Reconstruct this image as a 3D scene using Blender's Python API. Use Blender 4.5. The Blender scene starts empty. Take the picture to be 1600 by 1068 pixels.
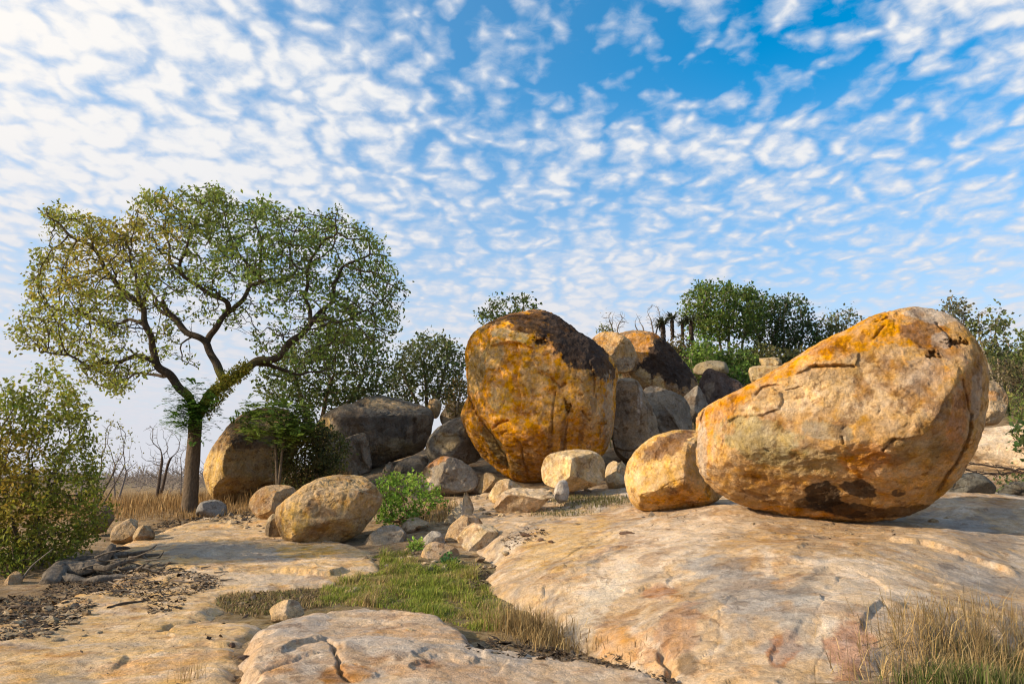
import bpy, bmesh, math, random
import numpy as np

# ------------------------------------------------------------------ camera, sky, sun, exposure
sc = bpy.context.scene
PITCH = math.radians(10.3)
FPX = 1164.0                      # focal length in pixels of a 1600 px wide frame
CAMH = 1.6
cam = bpy.data.cameras.new('camera')
cam.sensor_width = 36.0
cam.lens = FPX / 1600.0 * 36.0
cam.clip_start = 0.05
cam.clip_end = 20000.0
cam_o = bpy.data.objects.new('camera', cam)
cam_o.location = (0, 0, CAMH)
cam_o.rotation_euler = (math.pi / 2 + PITCH, 0, 0)
sc.collection.objects.link(cam_o)
sc.camera = cam_o

SUN_AZ = math.radians(-105.0)      # clockwise from +Y (the view direction); negative = left
SUN_EL = math.radians(25.0)
SUN_DIR = np.array([math.sin(SUN_AZ) * math.cos(SUN_EL), math.cos(SUN_AZ) * math.cos(SUN_EL), math.sin(SUN_EL)])


def build_world():
    w = bpy.data.worlds.new('World')
    sc.world = w
    w.use_nodes = True
    nt = w.node_tree
    nt.nodes.clear()
    N, L = nt.nodes.new, nt.links.new

    def mth(op, a, b=None, c=None, clamp=False):
        n = N('ShaderNodeMath'); n.operation = op; n.use_clamp = clamp
        for i, v in enumerate((a, b, c)):
            if v is None: continue
            if isinstance(v, (int, float)): n.inputs[i].default_value = v
            else: L(v, n.inputs[i])
        return n.outputs[0]

    def sstep(v, lo, hi):
        n = N('ShaderNodeMapRange'); n.interpolation_type = 'SMOOTHSTEP'
        L(v, n.inputs[0]); n.inputs[1].default_value = lo; n.inputs[2].default_value = hi
        return n.outputs[0]

    def mixc(f, a, b):
        n = N('ShaderNodeMix'); n.data_type = 'RGBA'
        if isinstance(f, float): n.inputs[0].default_value = f
        else: L(f, n.inputs[0])
        for i, v in ((6, a), (7, b)):
            if isinstance(v, tuple): n.inputs[i].default_value = (*v, 1)
            else: L(v, n.inputs[i])
        return n.outputs[2]

    sky = N('ShaderNodeTexSky'); sky.sky_type = 'NISHITA'; sky.sun_disc = False
    sky.sun_elevation = SUN_EL
    sky.sun_rotation = SUN_AZ
    sky.altitude = 300; sky.air_density = 1.0; sky.dust_density = 0.6; sky.ozone_density = 3.0
    hs = N('ShaderNodeHueSaturation'); hs.inputs['Saturation'].default_value = 1.55
    hs.inputs['Hue'].default_value = 0.487
    hs.inputs['Value'].default_value = 1.95
    L(sky.outputs[0], hs.inputs['Color'])
    tc = N('ShaderNodeTexCoord')
    sep = N('ShaderNodeSeparateXYZ'); L(tc.outputs['Generated'], sep.inputs[0])
    z = mth('MAXIMUM', sep.outputs[2], 0.0)
    zz = mth('ADD', z, 0.16)
    u = mth('DIVIDE', sep.outputs[0], zz); v = mth('DIVIDE', sep.outputs[1], zz)
    cmb = N('ShaderNodeCombineXYZ'); L(u, cmb.inputs[0]); L(v, cmb.inputs[1])

    def noise(scale, detail=2.0, rough=.5, dist=0., off=(0, 0, 0), rot=0., sc_=(1, 1, 1)):
        mp = N('ShaderNodeMapping'); L(cmb.outputs[0], mp.inputs[0])
        mp.inputs['Location'].default_value = off; mp.inputs['Rotation'].default_value = (0, 0, rot)
        mp.inputs['Scale'].default_value = sc_
        n = N('ShaderNodeTexNoise'); n.noise_dimensions = '2D'; L(mp.outputs[0], n.inputs['Vector'])
        n.inputs['Scale'].default_value = scale; n.inputs['Detail'].default_value = detail
        n.inputs['Roughness'].default_value = rough; n.inputs['Distortion'].default_value = dist
        return n.outputs[0]
    # altocumulus: small cellular puffs in bands under a broad coverage pattern
    wn = N('ShaderNodeTexNoise'); wn.noise_dimensions = '2D'; L(cmb.outputs[0], wn.inputs['Vector']); wn.inputs['Scale'].default_value = 7.
    wn.inputs['Detail'].default_value = 3.
    wv = N('ShaderNodeVectorMath'); wv.operation = 'MULTIPLY_ADD'; L(wn.outputs['Color'], wv.inputs[0]); wv.inputs[1].default_value = (.13, .13, 0)
    L(cmb.outputs[0], wv.inputs[2])
    def cells(scale, rot, sq):
        mp = N('ShaderNodeMapping'); L(wv.outputs[0], mp.inputs[0]); mp.inputs['Rotation'].default_value = (0, 0, rot); mp.inputs['Scale'].default_value = sq
        vo = N('ShaderNodeTexVoronoi'); vo.voronoi_dimensions = '2D'; vo.feature = 'SMOOTH_F1'; vo.inputs['Smoothness'].default_value = .55
        vo.inputs['Scale'].default_value = scale; L(mp.outputs[0], vo.inputs['Vector'])
        return mth('SUBTRACT', .62, vo.outputs['Distance'])
    puff = cells(16., .5, (1., .8, 1))
    puff2 = cells(29., -.3, (1., .8, 1))
    band = noise(3.4, 2.0, .5, .2, (7.3, 2.2, 0), -.5, (.6, 1.15, 1))
    cover = noise(.95, 2.0, .45, .0, CLOUD_OFF, 0)
    fine = noise(30., 4., .62, .3, (1, 5, 0))
    a = mth('MULTIPLY_ADD', puff, .58, .18)
    a = mth('MULTIPLY_ADD', puff2, .26, a)
    a = mth('MULTIPLY_ADD', band, .42, a)
    a = mth('MULTIPLY_ADD', cover, .55, a)
    a = mth('MULTIPLY_ADD', fine, .34, a)
    # a broad clear lane overhead to the right, denser cloud to the left and low down
    def lane(du, dv, ru, rv, rot):
        mp = N('ShaderNodeMapping'); L(cmb.outputs[0], mp.inputs[0]); mp.vector_type = 'TEXTURE'
        mp.inputs['Location'].default_value = (du, dv, 0); mp.inputs['Rotation'].default_value = (0, 0, rot); mp.inputs['Scale'].default_value = (ru, rv, 1)
        ln = N('ShaderNodeVectorMath'); ln.operation = 'LENGTH'; L(mp.outputs[0], ln.inputs[0])
        return sstep(ln.outputs['Value'], 1.0, .1)
    gap = lane(.22, 1.22, .85, .34, math.radians(12))
    a = mth('MULTIPLY_ADD', gap, -.26, a)
    a = mth('MULTIPLY_ADD', sep.outputs[0], -.13, a)
    low = mth('SUBTRACT', .55, z)
    a = mth('MULTIPLY_ADD', low, .22, a)
    dens = sstep(a, .74, 1.34)
    dens = mth('POWER', dens, .85)
    dens = mth('MULTIPLY', dens, .97)
    veil = mth('MULTIPLY_ADD', sep.outputs[0], -.34, .10, clamp=True)
    inv = mth('SUBTRACT', 1.0, dens)
    dens = mth('MULTIPLY_ADD', inv, veil, dens)
    # cloud colour: bright side / greyer side
    shade = sstep(a, .95, 1.35)
    ccol = mixc(shade, (.68, .74, .85), (.95, .94, .93))
    # warmer, brighter cloud towards the sun
    sdv = N('ShaderNodeVectorMath'); sdv.operation = 'DOT_PRODUCT'
    L(tc.outputs['Generated'], sdv.inputs[0]); sdv.inputs[1].default_value = tuple(SUN_DIR)
    glow = sstep(sdv.outputs['Value'], 0.15, 0.95)
    ccol = mixc(glow, ccol, (1.20, 1.10, .98))
    bg = N('ShaderNodeMix'); bg.data_type = 'RGBA'; bg.blend_type = 'MULTIPLY'
    bg.inputs[0].default_value = 1.0
    L(hs.outputs[0], bg.inputs[6]); bg.inputs[7].default_value = (.125, .125, .125, 1)
    base = mixc(dens, bg.outputs[2], ccol)
    hz = sstep(z, .34, .02)
    n = N('ShaderNodeMapRange'); n.interpolation_type = 'SMOOTHSTEP'
    L(z, n.inputs[0]); n.inputs[1].default_value = 0.02; n.inputs[2].default_value = .52
    n.inputs[3].default_value = .93; n.inputs[4].default_value = 0.
    base = mixc(n.outputs[0], base, (.72, .73, .80))
    b = N('ShaderNodeBackground'); b.inputs[1].default_value = .78
    L(base, b.inputs[0])
    o = N('ShaderNodeOutputWorld'); L(b.outputs[0], o.inputs[0])


CLOUD_OFF = (2.35, .55, 0)
build_world()

sun = bpy.data.lights.new('sun', 'SUN')
sun.energy = 5.0
sun.angle = math.radians(1.0)
sun.color = (1.0, .83, .60)
sun_o = bpy.data.objects.new('sun', sun)
from mathutils import Vector
sun_o.rotation_euler = Vector(SUN_DIR).to_track_quat('Z', 'Y').to_euler()
sun_o.location = tuple(SUN_DIR * 60)
sc.collection.objects.link(sun_o)

sc.view_settings.view_transform = 'Standard'
sc.view_settings.look = 'None'
sc.view_settings.exposure = 0.34
sc.view_settings.gamma = 1.0
sc.view_settings.use_curve_mapping = False
sc.render.engine = 'CYCLES'
sc.cycles.use_denoising = True
sc.cycles.filter_width = 1.15
sc.cycles.max_bounces = 6
sc.cycles.diffuse_bounces = 3
sc.cycles.transparent_max_bounces = 8

rng = np.random.default_rng(7)
random.seed(7)

# ------------------------------------------------------------------ numeric helpers
_G = rng.normal(size=(256, 3)); _G /= np.linalg.norm(_G, axis=1)[:, None]
_PERM = rng.permutation(256)
_PERM = np.concatenate([_PERM, _PERM, _PERM])


_GX, _GY, _GZ = (np.ascontiguousarray(_G[:, i].astype(np.float32)) for i in range(3))
_A2 = rng.uniform(0, 2 * np.pi, 256); _G2X, _G2Y = np.cos(_A2).astype(np.float32), np.sin(_A2).astype(np.float32)
_PERM = _PERM.astype(np.int32)


def perlin(P):
    P = np.asarray(P, np.float32)
    I = np.floor(P); F = P - I; I = I.astype(np.int32) & 255
    W = F * F * F * (F * (F * 6 - 15) + 10)
    fx, fy, fz = F[:, 0].copy(), F[:, 1].copy(), F[:, 2].copy(); wx1, wy1, wz1 = W[:, 0].copy(), W[:, 1].copy(), W[:, 2].copy()
    ix, iy, iz = I[:, 0].copy(), I[:, 1].copy(), I[:, 2].copy()
    out = np.zeros(len(P), np.float32)
    flat = len(P) > 0 and fz[0] == fz[-1] and np.ptp(P[:, 2]) == 0      # a planar slice: 2D noise is enough
    for dx in (0, 1):
        wx = wx1 if dx else 1 - wx1; hx = _PERM[ix + dx]
        for dy in (0, 1):
            wxy = wx * (wy1 if dy else 1 - wy1); hxy = _PERM[hx + iy + dy]
            if flat:
                h = _PERM[hxy + iz]
                out += wxy * (_G2X[h] * (fx - dx) + _G2Y[h] * (fy - dy))
                continue
            for dz in (0, 1):
                h = _PERM[hxy + iz + dz]
                out += wxy * (wz1 if dz else 1 - wz1) * (_GX[h] * (fx - dx) + _GY[h] * (fy - dy) + _GZ[h] * (fz - dz))
    return out * (1.45 if flat else 1.6)


def fbm(P, octv=4, gain=.5, lac=2.03, ridged=False):
    P = np.asarray(P, float)
    a, t, s = 1.0, 0.0, np.zeros(len(P))
    for i in range(octv):
        n = perlin(P + 17.3 * i)
        s += a * ((1 - 2 * np.abs(n)) if ridged else n)
        t += a; a *= gain; P = P * lac
    return s / t


def sstep(x, lo, hi):
    t = np.clip((x - lo) / (hi - lo), 0, 1)
    return t * t * (3 - 2 * t)


def ray(px, py):
    x = (np.asarray(px, float) - 800) / FPX; y = (534 - np.asarray(py, float)) / FPX
    c, s = math.cos(PITCH), math.sin(PITCH)
    return np.stack([x, c - y * s, s + y * c], -1)


def P(px, py, Y):
    d = ray(px, py)
    return d * (Y / d[..., 1])[..., None] + np.array([0, 0, CAMH])


def project(V):
    c, s = math.cos(PITCH), math.sin(PITCH)
    x = V[:, 0]; y = V[:, 1]; z = V[:, 2] - CAMH
    f = np.maximum(y * c + z * s, .01); u = -y * s + z * c
    return 800 + FPX * x / f, 534 - FPX * u / f


class TPS:
    def __init__(self, pts, smooth=1e-3):
        pts = np.asarray(pts, float); self.c = pts[:, :2]
        n = len(pts)
        A = self.phi(self._d(self.c)) + np.eye(n) * smooth
        Q = np.hstack([np.ones((n, 1)), self.c])
        M = np.block([[A, Q], [Q.T, np.zeros((3, 3))]])
        s = np.linalg.solve(M, np.concatenate([pts[:, 2], [0, 0, 0]]))
        self.w, self.a = s[:n], s[n:]

    def _d(self, X):
        return ((X[:, None, :] - self.c[None]) ** 2).sum(-1)

    @staticmethod
    def phi(d2):
        return .5 * d2 * np.log(d2 + 1e-9)

    def __call__(self, x, y):
        x = np.atleast_1d(np.asarray(x, float)); y = np.atleast_1d(np.asarray(y, float))
        X = np.stack([x.ravel(), y.ravel()], -1); out = np.empty(len(X))
        for i in range(0, len(X), 40000):
            c = X[i:i + 40000]
            out[i:i + 40000] = self.phi(self._d(c)) @ self.w + self.a[0] + c @ self.a[1:]
        return out.reshape(x.shape)


def poly_sd(poly, x, y):
    """signed distance to a polygon, positive inside"""
    poly = np.asarray(poly, float); x = np.asarray(x, float); y = np.asarray(y, float)
    d2 = np.full(x.shape, 1e18); inside = np.zeros(x.shape, bool)
    n = len(poly)
    for i in range(n):
        ax, ay = poly[i]; bx, by = poly[(i + 1) % n]
        ex, ey = bx - ax, by - ay
        t = np.clip(((x - ax) * ex + (y - ay) * ey) / (ex * ex + ey * ey + 1e-12), 0, 1)
        d2 = np.minimum(d2, (x - ax - t * ex) ** 2 + (y - ay - t * ey) ** 2)
        cond = (ay > y) != (by > y)
        xi = ax + (y - ay) / (by - ay + 1e-18) * ex
        inside ^= cond & (x < xi)
    d = np.sqrt(d2)
    return np.where(inside, d, -d)


def line_sd(line, x, y):
    """distance to a polyline, side sign (+ = left of travel in y-up axes), along parameter 0..1"""
    line = np.asarray(line, float)
    best = np.full(x.shape, 1e18); sign = np.ones(x.shape); par = np.zeros(x.shape)
    n = len(line) - 1
    for i in range(n):
        ax, ay = line[i]; ex, ey = line[i + 1] - line[i]
        t = np.clip(((x - ax) * ex + (y - ay) * ey) / (ex * ex + ey * ey + 1e-12), 0, 1)
        d2 = (x - ax - t * ex) ** 2 + (y - ay - t * ey) ** 2
        m = d2 < best
        best = np.where(m, d2, best)
        sign = np.where(m, np.sign(ex * (y - ay) - ey * (x - ax)), sign)
        par = np.where(m, (i + t) / n, par)
    return np.sqrt(best), sign, par


# ------------------------------------------------------------------ object helpers
COL = sc.collection


def mesh_np(name, V, quads=None, tris=None, col=None, smooth=True, mat=None):
    me = bpy.data.meshes.new(name)
    V = np.ascontiguousarray(V, np.float32)
    me.vertices.add(len(V)); me.vertices.foreach_set('co', V.ravel())
    parts, starts, tot = [], [], 0
    for F, k in ((quads, 4), (tris, 3)):
        if F is None or len(F) == 0: continue
        F = np.asarray(F, np.int32)
        parts.append(F.ravel()); starts.append(tot + np.arange(len(F), dtype=np.int32) * k); tot += F.size
    loops = np.concatenate(parts); st = np.concatenate(starts)
    me.loops.add(len(loops)); me.loops.foreach_set('vertex_index', loops)
    me.polygons.add(len(st)); me.polygons.foreach_set('loop_start', st)
    me.update(calc_edges=True)
    me.polygons.foreach_set('use_smooth', np.full(len(st), smooth, bool))
    if col is not None:
        a = me.color_attributes.new('Col', 'FLOAT_COLOR', 'POINT')
        c = np.ones((len(V), 4), np.float32); c[:, :3] = np.clip(col, 0.0, 1)
        a.data.foreach_set('color', c.ravel())
    if mat: me.materials.append(mat)
    me.validate()
    return me


def add(name, me, loc=(0, 0, 0), parent=None, label=None, cat=None, group=None, kind=None):
    o = bpy.data.objects.new(name, me)
    o.location = loc
    if parent is not None: o.parent = parent
    COL.objects.link(o)
    if label: o['label'] = label
    if cat: o['category'] = cat
    if group: o['group'] = group
    if kind: o['kind'] = kind
    return o


def at_base(V):
    b = np.array([(V[:, 0].min() + V[:, 0].max()) / 2, (V[:, 1].min() + V[:, 1].max()) / 2, V[:, 2].min()])
    return V - b, tuple(b)


# ------------------------------------------------------------------ materials
def new_mat(name):
    m = bpy.data.materials.new(name); m.use_nodes = True
    nt = m.node_tree; nt.nodes.clear()
    return m, nt, nt.nodes.new, nt.links.new


def rock_material(name, grain=1.0, bump=1.0, scale=1.0):
    m, nt, N, L = new_mat(name)
    out = N('ShaderNodeOutputMaterial'); b = N('ShaderNodeBsdfPrincipled')
    b.inputs['Roughness'].default_value = .93; b.inputs['Specular IOR Level'].default_value = .12
    at = N('ShaderNodeAttribute'); at.attribute_name = 'Col'
    geo = N('ShaderNodeNewGeometry')

    def noise(s, det, rough=.6, dist=0.):
        n = N('ShaderNodeTexNoise'); L(geo.outputs['Position'], n.inputs['Vector'])
        n.inputs['Scale'].default_value = s * scale; n.inputs['Detail'].default_value = det
        n.inputs['Roughness'].default_value = rough; n.inputs['Distortion'].default_value = dist
        return n.outputs[0]

    def rng_(v, a, b_, c, d):
        n = N('ShaderNodeMapRange'); L(v, n.inputs[0])
        for i, q in enumerate((a, b_, c, d)): n.inputs[i + 1].default_value = q
        return n.outputs[0]

    def mul(a, f):
        n = N('ShaderNodeMix'); n.data_type = 'RGBA'; n.blend_type = 'MULTIPLY'; n.inputs[0].default_value = 1
        L(a, n.inputs[6]); L(f, n.inputs[7]); return n.outputs[2]
    n1 = noise(2.2, 6, .62, .4); n2 = noise(19, 5, .7, .2); n3 = noise(110, 3, .7)
    c = mul(at.outputs['Color'], rng_(n1, .3, .7, 1 - .32 * grain, 1 + .26 * grain))
    c = mul(c, rng_(n2, .3, .7, 1 - .34 * grain, 1 + .26 * grain))
    c = mul(c, rng_(n3, .3, .7, 1 - .30 * grain, 1 + .26 * grain))
    # crisp scabs and flaked patches
    def patch(c_in, s_, lo, hi, mul_, amt, off):
        mp = N('ShaderNodeMapping'); L(geo.outputs['Position'], mp.inputs[0]); mp.inputs['Location'].default_value = off
        nn = N('ShaderNodeTexNoise'); L(mp.outputs[0], nn.inputs['Vector']); nn.inputs['Scale'].default_value = s_ * scale
        nn.inputs['Detail'].default_value = 9; nn.inputs['Roughness'].default_value = .62; nn.inputs['Distortion'].default_value = .35
        k = N('ShaderNodeMath'); k.operation = 'MULTIPLY'; k.inputs[1].default_value = amt * grain; L(rng_(nn.outputs[0], lo, hi, 0., 1.), k.inputs[0])
        q = N('ShaderNodeMix'); q.data_type = 'RGBA'; q.blend_type = 'MULTIPLY'; L(k.outputs[0], q.inputs[0]); L(c_in, q.inputs[6]); q.inputs[7].default_value = (*mul_, 1)
        return q.outputs[2]
    c = patch(c, 1.5, .56, .60, (.62, .52, .44), .75, (3, 1, 7))
    c = patch(c, 4.2, .585, .615, (.45, .38, .33), .7, (13, 4, 2))
    c = patch(c, 2.6, .57, .62, (1.28, 1.26, 1.22), .8, (23, 9, 5))
    # dark lichen flecks
    vo = N('ShaderNodeTexVoronoi'); L(geo.outputs['Position'], vo.inputs['Vector']); vo.inputs['Scale'].default_value = 26 * scale
    fl = N('ShaderNodeMath'); fl.operation = 'MULTIPLY'
    f1 = rng_(vo.outputs['Distance'], .10, .26, 1., 0.); f2 = rng_(n1, .52, .66, 0., .7 * grain)
    L(f1, fl.inputs[0]); L(f2, fl.inputs[1])
    mx = N('ShaderNodeMix'); mx.data_type = 'RGBA'; L(fl.outputs[0], mx.inputs[0]); L(c, mx.inputs[6])
    mx.inputs[7].default_value = (.07, .05, .035, 1)
    # hue drift between warm and grey
    hv = N('ShaderNodeHueSaturation'); L(mx.outputs[2], hv.inputs['Color'])
    L(rng_(noise(5.5, 4, .6), .3, .7, .78, 1.2), hv.inputs['Saturation'])
    L(hv.outputs[0], b.inputs['Base Color'])
    bp = N('ShaderNodeBump'); bp.inputs['Strength'].default_value = min(1., .95 * bump); bp.inputs['Distance'].default_value = .075 * bump
    h = N('ShaderNodeMath'); h.operation = 'MULTIPLY_ADD'
    L(noise(9, 8, .68, .3), h.inputs[0]); h.inputs[1].default_value = 1.0
    h2 = N('ShaderNodeMath'); h2.operation = 'MULTIPLY'; L(noise(46, 5, .7), h2.inputs[0]); h2.inputs[1].default_value = .42
    L(h2.outputs[0], h.inputs[2])
    L(h.outputs[0], bp.inputs['Height'])
    L(bp.outputs[0], b.inputs['Normal'])
    L(b.outputs[0], out.inputs[0])
    return m


def leaf_material(name, transl=.42, rough=.6):
    m, nt, N, L = new_mat(name)
    out = N('ShaderNodeOutputMaterial'); b = N('ShaderNodeBsdfPrincipled'); t = N('ShaderNodeBsdfTranslucent')
    at = N('ShaderNodeAttribute'); at.attribute_name = 'Col'
    geo = N('ShaderNodeNewGeometry')
    n = N('ShaderNodeTexNoise'); L(geo.outputs['Position'], n.inputs['Vector']); n.inputs['Scale'].default_value = 6
    mr = N('ShaderNodeMapRange'); L(n.outputs[0], mr.inputs[0])
    for i, q in enumerate((.3, .7, .8, 1.2)): mr.inputs[i + 1].default_value = q
    mu = N('ShaderNodeMix'); mu.data_type = 'RGBA'; mu.blend_type = 'MULTIPLY'; mu.inputs[0].default_value = 1
    L(at.outputs['Color'], mu.inputs[6]); L(mr.outputs[0], mu.inputs[7])
    b.inputs['Roughness'].default_value = rough; b.inputs['Specular IOR Level'].default_value = .2
    L(mu.outputs[2], b.inputs['Base Color']); L(mu.outputs[2], t.inputs['Color'])
    mx = N('ShaderNodeMixShader'); mx.inputs[0].default_value = transl
    L(b.outputs[0], mx.inputs[1]); L(t.outputs[0], mx.inputs[2]); L(mx.outputs[0], out.inputs[0])
    return m


def bark_material(name):
    m, nt, N, L = new_mat(name)
    out = N('ShaderNodeOutputMaterial'); b = N('ShaderNodeBsdfPrincipled')
    at = N('ShaderNodeAttribute'); at.attribute_name = 'Col'
    geo = N('ShaderNodeNewGeometry')
    mp = N('ShaderNodeMapping'); L(geo.outputs['Position'], mp.inputs[0]); mp.inputs['Scale'].default_value = (1, 1, .45)
    n = N('ShaderNodeTexNoise'); L(mp.outputs[0], n.inputs['Vector']); n.inputs['Scale'].default_value = 22
    n.inputs['Detail'].default_value = 6; n.inputs['Roughness'].default_value = .7
    mr = N('ShaderNodeMapRange'); L(n.outputs[0], mr.inputs[0])
    for i, q in enumerate((.3, .7, .55, 1.45)): mr.inputs[i + 1].default_value = q
    mu = N('ShaderNodeMix'); mu.data_type = 'RGBA'; mu.blend_type = 'MULTIPLY'; mu.inputs[0].default_value = 1
    L(at.outputs['Color'], mu.inputs[6]); L(mr.outputs[0], mu.inputs[7])
    L(mu.outputs[2], b.inputs['Base Color']); b.inputs['Roughness'].default_value = .95
    b.inputs['Specular IOR Level'].default_value = .1
    bp = N('ShaderNodeBump'); bp.inputs['Strength'].default_value = .9; bp.inputs['Distance'].default_value = .04
    L(n.outputs[0], bp.inputs['Height']); L(bp.outputs[0], b.inputs['Normal'])
    L(b.outputs[0], out.inputs[0])
    return m


M_ROCK = rock_material('granite_boulder')
M_SLAB = rock_material('granite_slab', .75, .75, 1.0)
M_SOIL = rock_material('dry_soil', 1.1, 1.2, 1.3)
M_LEAF = leaf_material('leaf')
M_GRASS = leaf_material('grass_blade', .3, .7)
M_BARK = bark_material('bark')

# ------------------------------------------------------------------ terrain: soil and bedrock sheets
def pts(lst):
    a = np.array(lst, float)
    return P(a[:, 0], a[:, 1], a[:, 2])


ground_pts = np.vstack([pts([
    (640, 920, 10.2), (560, 930, 9.9), (700, 960, 8.8), (830, 985, 8.0), (850, 1020, 7.2), (700, 880, 12.3), (600, 870, 13),
    (390, 945, 9.5), (100, 950, 9.2), (30, 970, 8.8), (20, 930, 10.3), (150, 850, 15), (200, 845, 16.5), (190, 800, 21),
    (250, 792, 24), (320, 802, 20.5), (295, 797, 21), (360, 792, 22), (440, 778, 21), (640, 810, 17),
    (700, 782, 19.5), (760, 785, 18.5), (830, 757, 22), (950, 757, 20.5), (1000, 760, 19.8), (560, 737, 25), (985, 712, 24),
    (620, 745, 22.5), (1540, 1075, 4.8), (1450, 1068, 5.0), (400, 1000, 7.3), (200, 1068, 5.75)]) + [0, 0, -.02],
    pts([(1050, 546, 38), (1120, 580, 36), (1200, 575, 40), (1280, 556, 43), (1340, 548, 45), (1000, 552, 38), (945, 556, 37), (1560, 592, 33), (1640, 585, 36), (1450, 560, 40)]),
    pts([(1300, 870, 9), (1100, 900, 9), (1500, 850, 10.6), (1200, 960, 7.2), (1300, 822, 11.9), (1060, 800, 14), (1590, 870, 10.2),
         (900, 830, 14), (1560, 775, 15), (1000, 960, 8), (1400, 940, 7.4), (1600, 1000, 6.4)]) + [0, 0, -.35],
    pts([(350, 860, 13.5), (300, 840, 15.5), (480, 880, 12.6), (200, 1000, 7.3), (450, 830, 16.5)]) + [0, 0, -.16],
    [(-15, 8, .1), (-12, 14, .2), (-14, 21, .45), (-20, 30, .35), (-10, 40, .35), (-30, 50, .3), (-20, 75, .2), (0, 0, 0), (0, -8, 0), (-9, 2, 0), (9, 1, 0),
     (0, 4, 0), (-4, 5.5, 0), (-10, -9, 0), (10, -9, 0), (14, 6, .3), (13, 15, 1.2), (20, 20, 2.6), (11, 21, 2.2), (6, 26, 3.0), (10, 30, 4.4), (3.2, 30, 3.4), 
     (35, 45, 8.6), (12, 60, 6), (30, 62, 6), (28, 26, 4.6), (40, 20, 3), (0, 45, 3.6), (-6, 36, 1.9), (-4.6, 28.5, 2.3), (-2.5, 30, 2.9), (-9, 30, .8), (10, 70, 4), (30, 75, 4),
     (-5, 60, 1.0)]])
T_GROUND = TPS(ground_pts, .02)


def z_ground(x, y):
    x = np.asarray(x, float); y = np.asarray(y, float)
    z = T_GROUND(x, y)
    r = np.hypot(x, y - 20)
    far = sstep(r, 42, 70)
    plain = .15 + 0 * x
    z = z * (1 - far) + plain * far
    return z


class Sheet:
    def __init__(self, ctrl, poly_px, drop=.35, w=.3, cracks=()):
        self.t = TPS(pts(ctrl), .01)
        self.drop, self.w = drop, w
        self.poly = np.array([self.hit_raw(px, py)[:2] for px, py in poly_px])
        self.cracks = cracks
        self.cr = None

    def hit_raw(self, px, py):
        d = ray(px, py); s = np.linspace(2.5, 40, 1500)
        X = d[0] * s; Y = d[1] * s; Z = CAMH + d[2] * s
        below = Z < self.t(X, Y)
        i = int(np.argmax(below)) if below.any() else len(s) - 1
        return np.array([X[i], Y[i], Z[i]])

    def prep(self):
        self.cr = []
        for line, kind, wd, dep in self.cracks:
            L = np.array([self.hit_raw(*p)[:2] for p in line])
            self.cr.append((L, kind, wd, dep))

    def sd(self, x, y):
        s = poly_sd(self.poly, x, y)
        wob = fbm(np.stack([x * 1.3, y * 1.3, 0 * x], -1), 4, .6)
        return s + wob * .28

    def z(self, x, y, detail=False):
        x = np.asarray(x, float); y = np.asarray(y, float)
        z = self.t(x, y)
        s = self.sd(x, y)
        e = sstep(s, -self.w, self.w)
        z = z - self.drop * (1 - e) - np.maximum(-s - self.w, 0) * .6
        z = z + .045 * fbm(np.stack([x * .55, y * .55, 0 * x + 3], -1), 3)
        if detail:
            q = np.stack([x, y, 0 * x], -1)
            z = z + .022 * fbm(q * 2.2, 6, .6) + .012 * fbm(q * 3.1 + 40, 4, .55, ridged=True)
            # thin exfoliation sheets: contours of a slow noise make small real steps
            n = fbm(q * .45 + 9, 4, .55) * 3.2 + .05 * fbm(q * 6, 3)
            fr = n - np.floor(n)
            z = z + .026 * (sstep(fr, 0, .035) - fr) * sstep(fbm(q * .9 + 70, 2), -.1, .25)
            wx = x + .10 * fbm(q * 2.2 + 5, 3); wy = y + .10 * fbm(q * 2.2 + 15, 3)
            for L, kind, wd, dep in self.cr:
                d, sg, t = line_sd(L, wx, wy)
                end = sstep(t, 0, .08) * sstep(1 - t, 0, .08)
                wn = wd * (.7 + .5 * np.abs(perlin(q * 3)))
                if kind == 'crack':
                    z = z - dep * np.exp(-(d / wn) ** 2) * end
                else:
                    z = z + .6 * dep * np.where(sg > 0, np.exp(-d / .5), -.25 * np.exp(-d / .1)) * sstep(d, 0, wn) * end
        return z


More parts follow.
